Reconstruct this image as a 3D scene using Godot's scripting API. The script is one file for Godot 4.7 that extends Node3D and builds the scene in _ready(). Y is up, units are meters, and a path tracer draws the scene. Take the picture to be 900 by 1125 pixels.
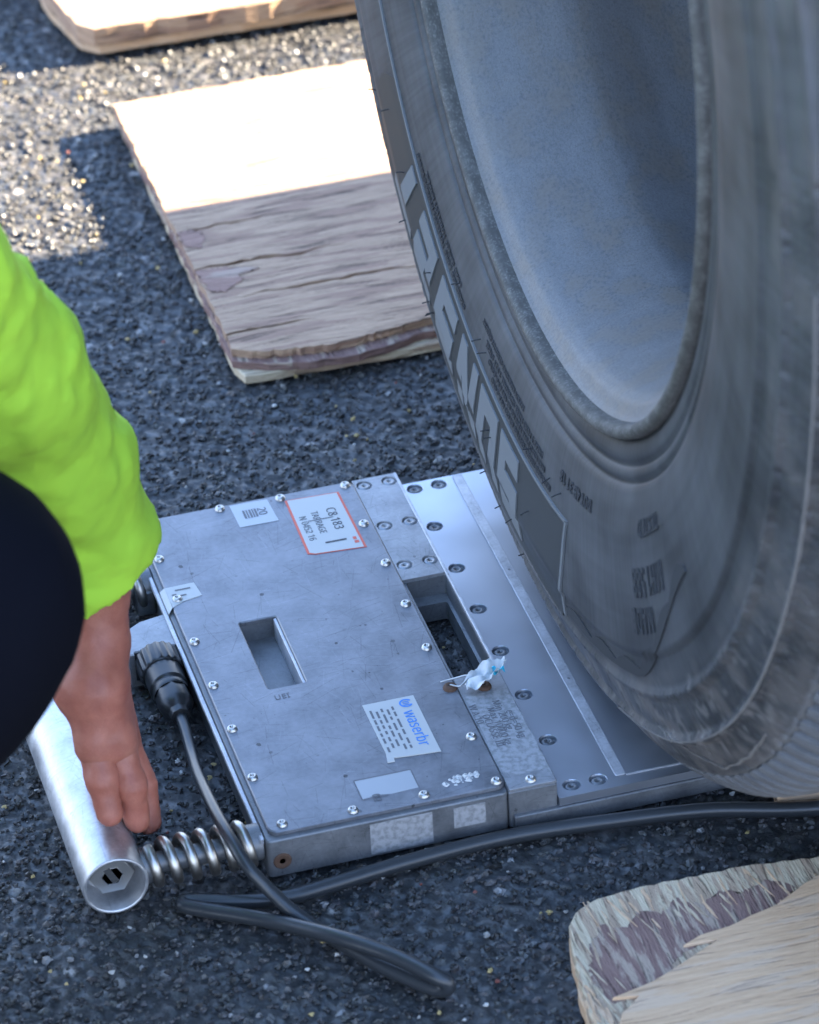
extends Node3D
# A truck wheel standing on a portable wheel scale, a crouching worker's hand on the scale's handle bar.
# World: y up, metres. x runs across the scale (towards the truck), z along the truck (towards the viewer).

const AXLE := Vector3(0.0, 0.52, 0.0)
var rng := RandomNumberGenerator.new()
var M := {}

# ------------------------------------------------------------------ mesh builder
class MB:
	var V := PackedVector3Array()
	var N := PackedVector3Array()
	var U := PackedVector2Array()
	var C := PackedColorArray()
	var I := PackedInt32Array()
	var colored := false

	func vert(p: Vector3, n: Vector3, uv := Vector2.ZERO, c := Color.WHITE) -> int:
		V.append(p); N.append(n); U.append(uv); C.append(c)
		return V.size() - 1

	func tri(a: Vector3, b: Vector3, c: Vector3, hint: Vector3, ua := Vector2.ZERO, ub := Vector2.ZERO, uc := Vector2.ZERO) -> void:
		var n := (b - a).cross(c - a)
		if n.length_squared() < 1e-18: return
		n = n.normalized()
		var flip := n.dot(hint) < 0.0
		if flip: n = -n
		var i := V.size()
		vert(a, n, ua); vert(b, n, ub); vert(c, n, uc)
		if flip: I.append_array([i, i + 1, i + 2])
		else: I.append_array([i, i + 2, i + 1])

	func quad(a: Vector3, b: Vector3, c: Vector3, d: Vector3, hint: Vector3, s := 1.0) -> void:
		var h := hint.abs()
		var uv := func(p: Vector3) -> Vector2:
			if h.y >= h.x and h.y >= h.z: return Vector2(p.x, p.z) * s
			if h.x >= h.z: return Vector2(p.z, p.y) * s
			return Vector2(p.x, p.y) * s
		tri(a, b, c, hint, uv.call(a), uv.call(b), uv.call(c))
		tri(a, c, d, hint, uv.call(a), uv.call(c), uv.call(d))

	# grid of nu x nv points (row-major, v outer); normals smooth; side = +1 or -1
	func grid(P: PackedVector3Array, nu: int, nv: int, wrap_u: bool, wrap_v: bool, side: float, uvs := PackedVector2Array(), cols := PackedColorArray()) -> void:
		var base := V.size()
		for j in nv:
			for i in nu:
				var ia := (i - 1 + nu) % nu if wrap_u else maxi(i - 1, 0)
				var ib := (i + 1) % nu if wrap_u else mini(i + 1, nu - 1)
				var ja := (j - 1 + nv) % nv if wrap_v else maxi(j - 1, 0)
				var jb := (j + 1) % nv if wrap_v else mini(j + 1, nv - 1)
				var du := P[j * nu + ib] - P[j * nu + ia]
				var dv := P[jb * nu + i] - P[ja * nu + i]
				var n := du.cross(dv).normalized() * side
				vert(P[j * nu + i], n, uvs[j * nu + i] if uvs.size() else Vector2(float(i) / nu, float(j) / nv), cols[j * nu + i] if cols.size() else Color.WHITE)
		if cols.size(): colored = true
		for j in (nv if wrap_v else nv - 1):
			for i in (nu if wrap_u else nu - 1):
				var i2 := (i + 1) % nu
				var j2 := (j + 1) % nv
				var a := base + j * nu + i
				var b := base + j * nu + i2
				var c := base + j2 * nu + i2
				var d := base + j2 * nu + i
				if side > 0: I.append_array([a, c, b, a, d, c])
				else: I.append_array([a, b, c, a, c, d])

	func build() -> ArrayMesh:
		var arr := []
		arr.resize(Mesh.ARRAY_MAX)
		arr[Mesh.ARRAY_VERTEX] = V
		arr[Mesh.ARRAY_NORMAL] = N
		arr[Mesh.ARRAY_TEX_UV] = U
		if colored: arr[Mesh.ARRAY_COLOR] = C
		arr[Mesh.ARRAY_INDEX] = I
		var m := ArrayMesh.new()
		m.add_surface_from_arrays(Mesh.PRIMITIVE_TRIANGLES, arr)
		return m

func put(mb, called: String, m: Material, parent: Node = self, at := Vector3.ZERO) -> MeshInstance3D:
	var o := MeshInstance3D.new()
	o.name = called
	o.mesh = mb.build() if mb is MB else mb
	o.material_override = m
	o.position = at
	parent.add_child(o, true)
	return o

func thing(called: String, label: String, category: String, group := "") -> Node3D:
	var o := Node3D.new()
	o.name = called
	add_child(o, true)
	o.set_meta("label", label)
	o.set_meta("category", category)
	if group: o.set_meta("group", group)
	return o

# ---- rounded rectangles stacked as rings: [x0, z0, x1, z1, r, y]
func rdist(r: Array, c: Vector2, a: float) -> Vector2:
	var d := Vector2(cos(a), sin(a))
	var mid := Vector2(r[0] + r[2], r[1] + r[3]) * 0.5
	var h := Vector2(r[2] - r[0], r[3] - r[1]) * 0.5
	var rr: float = minf(r[4], minf(h.x, h.y))
	var lo := 0.0
	var hi := h.length() * 2.5 + 0.001
	for k in 26:
		var t := (lo + hi) * 0.5
		var q := ((c + d * t) - mid).abs() - h + Vector2(rr, rr)
		var s := Vector2(maxf(q.x, 0), maxf(q.y, 0)).length() + minf(maxf(q.x, q.y), 0) - rr
		if s < 0: lo = t
		else: hi = t
	return c + d * lo

func stack(mb: MB, rings: Array, c: Vector2, n := 16, uvs := 1.0) -> void:
	var angs := []
	for k in n: angs.append(TAU * k / n)
	for r in rings:
		if r[2] - r[0] < 1e-6: continue
		for sx in [0, 2]:
			for sz in [1, 3]:
				var e: float = minf(r[4], (r[2] - r[0]) * 0.5)
				var cx: float = r[0] + e if sx == 0 else r[2] - e
				var cz: float = r[1] + e if sz == 1 else r[3] - e
				if e > 1e-5:
					for q in 5:
						var th := PI / 2 * q / 4.0
						angs.append(Vector2(cx + (-1 if sx == 0 else 1) * e * cos(th) - c.x, cz + (-1 if sz == 1 else 1) * e * sin(th) - c.y).angle())
				else:
					angs.append(Vector2(r[sx] - c.x, r[sz] - c.y).angle())
	for k in angs.size(): angs[k] = fposmod(angs[k], TAU)
	angs.sort()
	var A := []
	for a in angs:
		if A.is_empty() or a - A[-1] > 1e-3: A.append(a)
	var pts := []
	for r in rings:
		var row := []
		for a in A:
			var p := c if r[2] - r[0] < 1e-6 else rdist(r, c, a)
			row.append(Vector3(p.x, r[5], p.y))
		pts.append(row)
	for j in rings.size() - 1:
		for i in A.size():
			var i2 := (i + 1) % A.size()
			var a: Vector3 = pts[j][i]
			var b: Vector3 = pts[j][i2]
			var cc: Vector3 = pts[j + 1][i2]
			var d: Vector3 = pts[j + 1][i]
			# outward hint: rings run from the centre of the top outwards and down
			var rad := Vector3(cos(A[i]), 0, sin(A[i]))
			var out := ((d - a).dot(rad))
			var down: float = a.y - d.y
			var hint := Vector3.UP * out + rad * down
			if hint.length() < 1e-9: continue
			mb.quad(a, b, cc, d, hint.normalized(), uvs)

func block(mb: MB, x0: float, z0: float, x1: float, z1: float, r: float, y0: float, y1: float, b := 0.0008, uvs := 1.0) -> void:
	var c := Vector2(x0 + x1, z0 + z1) * 0.5
	stack(mb, [[c.x, c.y, c.x, c.y, 0, y1], [x0 + b, z0 + b, x1 - b, z1 - b, r, y1], [x0, z0, x1, z1, r, y1 - b], [x0, z0, x1, z1, r, y0 + b], [x0 + b, z0 + b, x1 - b, z1 - b, r, y0], [c.x, c.y, c.x, c.y, 0, y0 - 1e-5]], c, 8, uvs)

# oriented chamfered box, any axes
func obox(mb: MB, o: Vector3, ax: Vector3, ay: Vector3, az: Vector3, hx: float, hy: float, hz: float) -> void:
	for s in [-1.0, 1.0]:
		var f := func(n: Vector3, hn: float, u: Vector3, hu: float, v: Vector3, hv: float) -> void:
			var c: Vector3 = o + n * hn * s
			mb.quad(c - u * hu - v * hv, c + u * hu - v * hv, c + u * hu + v * hv, c - u * hu + v * hv, n * s)
		f.call(ax, hx, ay, hy, az, hz)
		f.call(ay, hy, ax, hx, az, hz)
		f.call(az, hz, ax, hx, ay, hy)

# lathe about an axis: profile of (radius, height along axis)
func lathe(mb: MB, prof: Array, o: Vector3, axis: Vector3, n := 24, side := 1.0) -> void:
	var a := axis.normalized()
	var u := a.cross(Vector3.UP if absf(a.y) < 0.9 else Vector3.RIGHT).normalized()
	var w := a.cross(u)
	var P := PackedVector3Array()
	var uv := PackedVector2Array()
	for j in prof.size():
		for i in n:
			var t := TAU * i / n
			P.append(o + a * prof[j].y + (u * cos(t) + w * sin(t)) * prof[j].x)
			uv.append(Vector2(float(i) / n, float(j) / prof.size()))
	mb.grid(P, n, prof.size(), true, false, side, uv)

func hard(prof: Array) -> Array:   # doubles inner points so that corners shade sharp
	var o := []
	for k in prof.size():
		o.append(prof[k])
		if k > 0 and k < prof.size() - 1:
			var d1: Vector2 = (prof[k] - prof[k - 1]).normalized()
			var d2: Vector2 = (prof[k + 1] - prof[k]).normalized()
			if d1.dot(d2) < 0.8:
				o[-1] = prof[k] - d1 * minf(0.0003, (prof[k] - prof[k - 1]).length() * 0.3)
				o.append(prof[k] + d2 * minf(0.0003, (prof[k + 1] - prof[k]).length() * 0.3))
	return o

func catmull(pts: Array, per := 8) -> PackedVector3Array:
	var o := PackedVector3Array()
	for k in pts.size() - 1:
		var a: Vector3 = pts[maxi(k - 1, 0)]
		var b: Vector3 = pts[k]
		var c: Vector3 = pts[k + 1]
		var d: Vector3 = pts[mini(k + 2, pts.size() - 1)]
		for q in per:
			var t := float(q) / per
			o.append(b.cubic_interpolate(c, a, d, t))
	o.append(pts[-1])
	return o

func tube(mb: MB, path: PackedVector3Array, radius, n := 12, caps := true) -> void:
	var P := PackedVector3Array()
	var uv := PackedVector2Array()
	var up := Vector3.UP
	var t0 := (path[1] - path[0]).normalized()
	if absf(t0.y) > 0.9: up = Vector3.RIGHT
	var run := 0.0
	for k in path.size():
		var t := (path[mini(k + 1, path.size() - 1)] - path[maxi(k - 1, 0)]).normalized()
		var u := up - t * up.dot(t)
		u = u.normalized()
		up = u
		var w := t.cross(u)
		if k > 0: run += path[k].distance_to(path[k - 1])
		var r: float = radius[k] if radius is Array or radius is PackedFloat32Array else radius
		for i in n:
			var a := TAU * i / n
			P.append(path[k] + (u * cos(a) + w * sin(a)) * r)
			uv.append(Vector2(float(i) / n, run * 20.0))
	mb.grid(P, n, path.size(), true, false, 1.0, uv)
	if caps:
		for e in [0, path.size() - 1]:
			var t := (path[0] - path[1]).normalized() if e == 0 else (path[-1] - path[-2]).normalized()
			for i in n:
				mb.tri(path[e], P[e * n + i], P[e * n + (i + 1) % n], t)

# irregular flat slab
func slab(mb: MB, poly: PackedVector2Array, y0: float, y1: float, uvs: float, b := 0.0006, turn := false) -> void:
	var idx := Geometry2D.triangulate_polygon(poly)
	var cen := Vector2.ZERO
	for q in poly: cen += q
	cen /= poly.size()
	var uvf := func(x: float, y: float) -> Vector2: return (Vector2(y, x) if turn else Vector2(x, y)) * uvs + Vector2(0.3, 0.6)
	var inner := PackedVector2Array()
	var area := 0.0
	for k in poly.size(): area += poly[k].cross(poly[(k + 1) % poly.size()])
	var sg := signf(area)
	for k in poly.size():
		var e1 := (poly[k] - poly[k - 1]).normalized()
		var e2 := (poly[(k + 1) % poly.size()] - poly[k]).normalized()
		var nn := (Vector2(-e1.y, e1.x) + Vector2(-e2.y, e2.x)).normalized() * sg
		inner.append(poly[k] + nn * b)
	for k in range(0, idx.size(), 3):
		var t := [inner[idx[k]], inner[idx[k + 1]], inner[idx[k + 2]]]
		mb.tri(Vector3(t[0].x, y1, t[0].y), Vector3(t[1].x, y1, t[1].y), Vector3(t[2].x, y1, t[2].y), Vector3.UP, uvf.call(t[0].x, t[0].y), uvf.call(t[1].x, t[1].y), uvf.call(t[2].x, t[2].y))
		mb.tri(Vector3(t[0].x, y0, t[0].y), Vector3(t[1].x, y0, t[1].y), Vector3(t[2].x, y0, t[2].y), Vector3.DOWN)
	for k in poly.size():
		var k2 := (k + 1) % poly.size()
		var e := (poly[k2] - poly[k]).normalized()
		var nn := Vector3(e.y, 0, -e.x) * sg
		var A := [[inner[k], y1], [poly[k], y1 - b], [poly[k], y0]]
		var B := [[inner[k2], y1], [poly[k2], y1 - b], [poly[k2], y0]]
		for s in 2:
			var p := [Vector3(A[s][0].x, A[s][1], A[s][0].y), Vector3(B[s][0].x, B[s][1], B[s][0].y), Vector3(B[s + 1][0].x, B[s + 1][1], B[s + 1][0].y), Vector3(A[s + 1][0].x, A[s + 1][1], A[s + 1][0].y)]
			var hint: Vector3 = nn + (Vector3.UP if s == 0 else Vector3.ZERO)
			var uq := []
			for q in p: uq.append(Vector2(q.x + q.z, q.z * 0.3 + q.y) * uvs)
			mb.tri(p[0], p[1], p[2], hint, uq[0], uq[1], uq[2])
			mb.tri(p[0], p[2], p[3], hint, uq[0], uq[2], uq[3])

# jagged line from a to b (2D), amplitude amp, about one point each step
func rag(a: Vector2, b: Vector2, step: float, amp: float) -> PackedVector2Array:
	var o := PackedVector2Array()
	var n := maxi(int(a.distance_to(b) / step), 1)
	var side := (b - a).normalized().orthogonal()
	for k in n:
		o.append(a.lerp(b, float(k) / n) + (side * rng.randf_range(-amp, amp) if k > 0 else Vector2.ZERO))
	return o

# ------------------------------------------------------------------ textures and materials
func noise(type: int, freq: float, sd: int, oct := 1) -> FastNoiseLite:
	var n := FastNoiseLite.new()
	n.noise_type = type
	n.frequency = freq
	n.seed = sd
	if oct > 1:
		n.fractal_type = FastNoiseLite.FRACTAL_FBM
		n.fractal_octaves = oct
	else: n.fractal_type = FastNoiseLite.FRACTAL_NONE
	return n

func tex(w: int, h: int, fn: Callable) -> ImageTexture:
	var b := PackedByteArray()
	b.resize(w * h * 3)
	var k := 0
	for y in h:
		for x in w:
			var c: Color = fn.call(x, y)
			b[k] = clampi(int(c.r * 255.0), 0, 255)
			b[k + 1] = clampi(int(c.g * 255.0), 0, 255)
			b[k + 2] = clampi(int(c.b * 255.0), 0, 255)
			k += 3
	return ImageTexture.create_from_image(Image.create_from_data(w, h, false, Image.FORMAT_RGB8, b))

func sr(r: float, g: float, b: float) -> Color:   # linear reflectance to the sRGB colour a material takes
	return Color(r, g, b).linear_to_srgb()

func mat(c: Color, rough := 0.8, metal := 0.0) -> StandardMaterial3D:
	var m := StandardMaterial3D.new()
	m.albedo_color = c.linear_to_srgb()
	m.roughness = rough
	m.metallic = metal
	return m

func nbytes(n: FastNoiseLite, s: int) -> PackedByteArray:
	var im := n.get_seamless_image(s, s)
	im.convert(Image.FORMAT_L8)
	return im.get_data()

func make_materials() -> void:
	# asphalt: stones of several greys in dark binder
	var S := 1024
	var cv := noise(FastNoiseLite.TYPE_CELLULAR, 0.060, 3)
	cv.cellular_return_type = FastNoiseLite.RETURN_CELL_VALUE
	var cd := noise(FastNoiseLite.TYPE_CELLULAR, 0.060, 3)
	cd.cellular_return_type = FastNoiseLite.RETURN_DISTANCE
	for q in [cv, cd]:
		q.domain_warp_enabled = true
		q.domain_warp_frequency = 0.05
		q.domain_warp_amplitude = 14.0
	var b1 := nbytes(cv, S)
	var b2 := nbytes(cd, S)
	var b3 := nbytes(noise(FastNoiseLite.TYPE_SIMPLEX, 0.26, 8, 2), S)
	var b4 := nbytes(noise(FastNoiseLite.TYPE_SIMPLEX, 0.012, 9, 3), S)
	var b5 := nbytes(noise(FastNoiseLite.TYPE_SIMPLEX, 0.048, 10, 4), S)
	var out := PackedByteArray()
	out.resize(S * S * 3)
	var hgt := PackedByteArray()
	hgt.resize(S * S)
	var rgh := PackedByteArray()
	rgh.resize(S * S)
	for k in S * S:
		var v := b1[k] / 255.0
		var d := b2[k] / 255.0
		var g := b3[k] / 255.0
		var p := b4[k] / 255.0
		var q5 := b5[k] / 255.0
		var lump := smoothstep(0.34, 0.74, q5 * 0.85 + g * 0.15)
		var stone := smoothstep(0.55, 0.20, d + (g - 0.5) * 0.35)
		var a := 0.018 + 0.045 * lump * (0.4 + 0.6 * g) + 0.045 * stone * v
		if v > 0.988: a = lerpf(a, 0.16 + 0.2 * g, stone)
		elif v > 0.93: a = lerpf(a, 0.012, stone)
		a = maxf(a, 0.01) * (0.65 + 0.7 * p)
		var warm := 1.0 + (v - 0.5) * 0.16
		var q := sr(a * warm, a, a / warm)
		out[k * 3] = clampi(int(q.r * 255), 0, 255)
		out[k * 3 + 1] = clampi(int(q.g * 255), 0, 255)
		out[k * 3 + 2] = clampi(int(q.b * 255), 0, 255)
		hgt[k] = clampi(int((lump * 0.55 + stone * 0.2 + 0.25 * g) * 245), 0, 255)
		rgh[k] = clampi(int((0.72 - 0.30 * lump + 0.25 * (g - 0.5)) * 255), 0, 255)
	var m := mat(Color.WHITE, 1.0)
	m.albedo_texture = ImageTexture.create_from_image(Image.create_from_data(S, S, false, Image.FORMAT_RGB8, out))
	m.roughness_texture = ImageTexture.create_from_image(Image.create_from_data(S, S, false, Image.FORMAT_L8, rgh))
	m.heightmap_enabled = true
	m.heightmap_texture = ImageTexture.create_from_image(Image.create_from_data(S, S, false, Image.FORMAT_L8, hgt))
	m.heightmap_scale = 0.08
	m.vertex_color_use_as_albedo = true
	M.asphalt = m

	# brushed, handled aluminium: smudges, dark specks, fine scratches
	var n1 := nbytes(noise(FastNoiseLite.TYPE_SIMPLEX, 0.009, 21, 4), 512)
	var n2 := nbytes(noise(FastNoiseLite.TYPE_SIMPLEX, 0.07, 22, 3), 512)
	var n3 := nbytes(noise(FastNoiseLite.TYPE_SIMPLEX, 0.45, 23), 512)
	var al := PackedByteArray()
	al.resize(512 * 512 * 3)
	var ar := PackedByteArray()
	ar.resize(512 * 512)
	var av := PackedFloat32Array()
	av.resize(512 * 512)
	for k in 512 * 512:
		av[k] = 0.62 + 0.30 * (n1[k] / 255.0 - 0.5) + 0.14 * (n2[k] / 255.0 - 0.5) + 0.07 * (n3[k] / 255.0 - 0.5)
	# scratches and small dark nicks
	for l in 760:
		var p := Vector2(rng.randf() * 512, rng.randf() * 512)
		var ang := rng.randf_range(-0.5, 0.5) + (PI / 2 if rng.randf() < 0.4 else 0.0)
		var dv := Vector2(cos(ang), sin(ang))
		var amount := rng.randf_range(-0.20, 0.12)
		for q in rng.randi_range(6, 70):
			var c := Vector2i((p + dv * q).floor())
			av[posmod(c.x, 512) + posmod(c.y, 512) * 512] += amount
	for l in 110:
		var c := Vector2(rng.randf() * 512, rng.randf() * 512)
		var rr := 0.6 + 3.2 * pow(rng.randf(), 4.0)
		var amount := rng.randf_range(0.15, 0.42)
		for y in range(-4, 5):
			for x in range(-4, 5):
				if Vector2(x, y * 0.8).length() < rr + rng.randf() * 0.8 - 0.4:
					av[posmod(int(c.x) + x, 512) + posmod(int(c.y) + y, 512) * 512] -= amount
	for k in 512 * 512:
		var a := clampf(av[k], 0.08, 0.9)
		var c := sr(a * 0.99, a, a * 1.02)
		al[k * 3] = clampi(int(c.r * 255), 0, 255)
		al[k * 3 + 1] = clampi(int(c.g * 255), 0, 255)
		al[k * 3 + 2] = clampi(int(c.b * 255), 0, 255)
		ar[k] = clampi(int((0.44 + 0.30 * (n1[k] / 255.0 - 0.4) + 0.2 * (n2[k] / 255.0 - 0.5) + 0.5 * (0.62 - a)) * 255), 60, 255)
	var alt := ImageTexture.create_from_image(Image.create_from_data(512, 512, false, Image.FORMAT_RGB8, al))
	var art := ImageTexture.create_from_image(Image.create_from_data(512, 512, false, Image.FORMAT_L8, ar))
	var metal := func(tint: Color, rough: float, met: float, scale: float) -> StandardMaterial3D:
		var mm := mat(tint, rough, met)
		mm.albedo_texture = alt
		mm.roughness_texture = art
		mm.uv1_triplanar = true
		mm.uv1_world_triplanar = true
		mm.uv1_scale = Vector3.ONE * scale
		return mm
	M.cover = metal.call(Color(0.31, 0.316, 0.335), 0.90, 0.6, 5.0)
	M.box = metal.call(Color(0.27, 0.275, 0.28), 1.0, 0.5, 7.0)
	M.strip = metal.call(Color(0.43, 0.435, 0.445), 0.9, 0.55, 6.0)
	var dk := nbytes(noise(FastNoiseLite.TYPE_SIMPLEX, 0.012, 25, 3), 256)
	var dl := PackedByteArray()
	dl.resize(256 * 256 * 3)
	for k in 256 * 256:
		var a := 0.48 + 0.14 * (dk[k] / 255.0 - 0.5)
		var c := sr(a * 0.98, a, a * 1.04)
		dl[k * 3] = int(c.r * 255); dl[k * 3 + 1] = int(c.g * 255); dl[k * 3 + 2] = int(c.b * 255)
	M.deck = metal.call(Color(0.90, 0.94, 1.0), 0.36, 0.85, 3.1)
	M.deck.roughness_texture = null
	M.deck.albedo_texture = ImageTexture.create_from_image(Image.create_from_data(256, 256, false, Image.FORMAT_RGB8, dl))
	M.tube = metal.call(Color(0.90, 0.90, 0.90), 0.95, 0.85, 6.0)
	M.weld = metal.call(Color(0.70, 0.70, 0.72), 0.9, 0.4, 8.0)
	M.steel = mat(Color(0.46, 0.455, 0.44), 0.42, 1.0)
	M.spring = mat(Color(0.46, 0.44, 0.41), 0.38, 1.0)
	M.dark_steel = mat(Color(0.10, 0.10, 0.10), 0.5, 0.7)
	M.rust = mat(Color(0.10, 0.055, 0.035), 0.8, 0.3)
	M.plastic = mat(Color(0.016, 0.017, 0.018), 0.33)
	M.cable = mat(Color(0.028, 0.031, 0.034), 0.32)
	M.paper = mat(Color(0.45, 0.45, 0.43), 0.55)
	M.foil = mat(Color(0.36, 0.375, 0.39), 0.4, 0.3)
	M.ink = mat(Color(0.05, 0.05, 0.06), 0.7)
	M.faint_ink = mat(Color(0.13, 0.13, 0.14), 0.7)
	M.red_ink = mat(Color(0.62, 0.11, 0.07), 0.6)
	M.blue_ink = mat(Color(0.05, 0.22, 0.60), 0.6)
	M.cyan = mat(Color(0.05, 0.55, 0.70), 0.3)
	M.crust = mat(Color(0.55, 0.54, 0.52), 0.9)
	var sp := nbytes(noise(FastNoiseLite.TYPE_SIMPLEX, 0.05, 31, 4), 256)
	var worn := PackedByteArray()
	worn.resize(256 * 256 * 3)
	for k in 256 * 256:
		var t := smoothstep(0.30, 0.80, 0.75 * sp[k] / 255.0 + 0.25 * rng.randf())
		var v := lerpf(0.31, 0.20, t)
		var c := sr(v, v * 1.01, v * 1.03)
		worn[k * 3] = int(c.r * 255); worn[k * 3 + 1] = int(c.g * 255); worn[k * 3 + 2] = int(c.b * 255)
	m = mat(Color.WHITE, 0.6, 0.1)
	m.albedo_texture = ImageTexture.create_from_image(Image.create_from_data(256, 256, false, Image.FORMAT_RGB8, worn))
	m.uv1_triplanar = true
	m.uv1_scale = Vector3.ONE * 14.0
	M.worn_sticker = m

	# wood: grain along u
	var g1 := noise(FastNoiseLite.TYPE_SIMPLEX, 1.0, 41, 3)
	var g2 := noise(FastNoiseLite.TYPE_SIMPLEX, 1.0, 42, 2)
	var wood := func(a: Color, b: Color, c: Color, sd: float, cover: float, crk: float) -> Array:
		var hb := PackedByteArray()
		hb.resize(768 * 768)
		var t := tex(768, 768, func(x: int, y: int) -> Color:
			var warp := g2.get_noise_2d(x * 0.004 + sd, y * 0.01) * 7.0
			var l := g1.get_noise_2d(x * 0.006 + sd, (y + warp) * 0.16)
			var f := g1.get_noise_2d(x * 0.03 + sd, (y + warp) * 0.55 + 50.0)
			var p := g2.get_noise_2d(x * 0.005 + 9.0 + sd, y * 0.045)
			var v := clampf(0.5 + 0.45 * l + 0.3 * f, 0, 1)
			var q := a.lerp(b, v)
			q = q.lerp(c, smoothstep(cover, cover + 0.25, p + 0.25 * f))
			var crack := smoothstep(0.50, 0.66, -l + 0.25 * p)
			q = q * (1.0 - crk * crack)
			hb[y * 768 + x] = clampi(int((0.6 + 0.3 * f + 0.2 * l - 0.5 * crack) * 255), 0, 255)
			return q.linear_to_srgb())
		return [t, ImageTexture.create_from_image(Image.create_from_data(768, 768, false, Image.FORMAT_L8, hb))]
	var wm := func(w: Array, rough: float) -> StandardMaterial3D:
		var mm := mat(Color.WHITE, rough)
		mm.albedo_texture = w[0]
		mm.heightmap_enabled = true
		mm.heightmap_texture = w[1]
		mm.heightmap_scale = 0.12
		return mm
	M.grey_wood = wm.call(wood.call(Color(0.241, 0.147, 0.093), Color(0.483, 0.319, 0.203), Color(0.287, 0.171, 0.112), 0.0, 0.10, 0.65), 0.85)
	M.brown_wood = wm.call(wood.call(Color(0.483, 0.299, 0.166), Color(0.621, 0.412, 0.249), Color(0.552, 0.377, 0.245), 3.0, 0.1, 0.3), 0.8)
	M.brown_wood.heightmap_scale = 0.05
	M.pale_wood = wm.call(wood.call(Color(0.40, 0.31, 0.20), Color(0.60, 0.49, 0.34), Color(0.38, 0.27, 0.18), 7.0, 0.05, 0.45), 0.9)
	M.plum_wood = wm.call(wood.call(Color(0.14, 0.075, 0.062), Color(0.26, 0.160, 0.130), Color(0.36, 0.27, 0.20), 11.0, 0.15, 0.5), 0.9)
	M.red_wood = wm.call(wood.call(Color(0.19, 0.10, 0.075), Color(0.33, 0.20, 0.15), Color(0.36, 0.25, 0.185), 15.0, 0.25, 0.5), 0.9)

	# rubber, wheel paint
	var rub := mat(Color.WHITE, 0.62)
	rub.vertex_color_use_as_albedo = true
	M.rubber = rub
	M.lug = metal.call(Color(0.20, 0.205, 0.21), 1.0, 0.0, 9.0)
	M.lug.roughness_texture = null
	M.lug.roughness = 0.68
	M.clean_rubber = mat(Color(0.024, 0.026, 0.025), 0.6)
	M.letter_rubber = mat(Color(0.135, 0.142, 0.145), 0.75)
	M.mark_rubber = mat(Color(0.028, 0.03, 0.033), 0.8)
	var pn := noise(FastNoiseLite.TYPE_SIMPLEX, 1.0, 51, 3)
	var ptex := tex(512, 512, func(x: int, y: int) -> Color:
		var a := pn.get_noise_2d(x * 0.012, y * 0.012)
		var f := pn.get_noise_2d(x * 0.14 + 40, y * 0.14)
		var ff := pn.get_noise_2d(x * 0.5 + 90, y * 0.5)
		var v := 0.140 + 0.05 * a + 0.05 * f + 0.05 * ff
		var c := Color(v * 0.99, v, v * 1.02)
		c = c.lerp(Color(0.06, 0.055, 0.05), smoothstep(0.40, 0.55, f + 0.3 * a) * 0.55)
		c = c.lerp(Color(0.185, 0.158, 0.128), smoothstep(0.0, 0.5, -a + 0.4 * f) * 0.6)
		return c.linear_to_srgb())
	m = mat(Color.WHITE, 0.55, 0.0)
	m.albedo_texture = ptex
	m.uv1_triplanar = true
	m.uv1_scale = Vector3.ONE * 4.0
	M.wheel_paint = m
	var rtex := tex(256, 256, func(x: int, y: int) -> Color:
		var f := pn.get_noise_2d(x * 0.05 + 7, y * 0.05)
		var ff := pn.get_noise_2d(x * 0.35 + 17, y * 0.35)
		var c := Color(0.070, 0.065, 0.058).lerp(Color(0.125, 0.120, 0.110), smoothstep(-0.6, 0.8, f + 0.9 * ff)).lerp(Color(0.27, 0.26, 0.24), smoothstep(0.42, 0.6, ff + 0.3 * f) * 0.7)
		return c.linear_to_srgb())
	m = mat(Color.WHITE, 0.75, 0.1)
	m.albedo_texture = rtex
	m.uv1_triplanar = true
	m.uv1_scale = Vector3.ONE * 5.0
	M.dirty_lip = m
	M.chassis = mat(Color(0.05, 0.05, 0.05), 0.7)
	M.truck_paint = mat(Color(0.35, 0.36, 0.38), 0.5)

	# cloth and skin
	var cn := noise(FastNoiseLite.TYPE_SIMPLEX, 1.0, 61, 3)
	var ctex := tex(256, 256, func(x: int, y: int) -> Color:
		var f := cn.get_noise_2d(x * 0.02, y * 0.02)
		var dirt := smoothstep(0.15, 0.6, cn.get_noise_2d(x * 0.035 + 60, y * 0.035))
		return Color(0.43 + 0.04 * f, 0.73 + 0.04 * f, 0.05).lerp(Color(0.30, 0.46, 0.03), dirt * 0.35).linear_to_srgb())
	m = mat(Color.WHITE, 0.85)
	m.albedo_texture = ctex
	m.uv1_triplanar = true
	m.uv1_scale = Vector3.ONE * 3.0
	M.hi_vis = m
	M.navy = mat(Color(0.0032, 0.0038, 0.0072), 0.95)
	M.navy.metallic_specular = 0.2
	var stex := tex(256, 256, func(x: int, y: int) -> Color:
		var f := cn.get_noise_2d(x * 0.025, y * 0.025 + 30)
		var ff := cn.get_noise_2d(x * 0.3, y * 0.3)
		return Color(0.37 + 0.09 * f + 0.04 * ff, 0.124 + 0.045 * f + 0.022 * ff, 0.080 + 0.032 * f + 0.013 * ff).linear_to_srgb())
	m = mat(Color.WHITE, 0.52)
	m.albedo_texture = stex
	m.uv1_triplanar = true
	m.uv1_scale = Vector3.ONE * 8.0
	m.subsurf_scatter_enabled = true
	m.subsurf_scatter_strength = 0.12
	M.skin = m
	M.hair = mat(Color(0.015, 0.012, 0.01), 0.6)
	M.boot = mat(Color(0.03, 0.024, 0.02), 0.6)
	m = mat(Color(0.50, 0.52, 0.52), 0.35)
	m.backlight_enabled = true
	m.backlight = Color(0.5, 0.5, 0.5)
	M.tag = m
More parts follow.
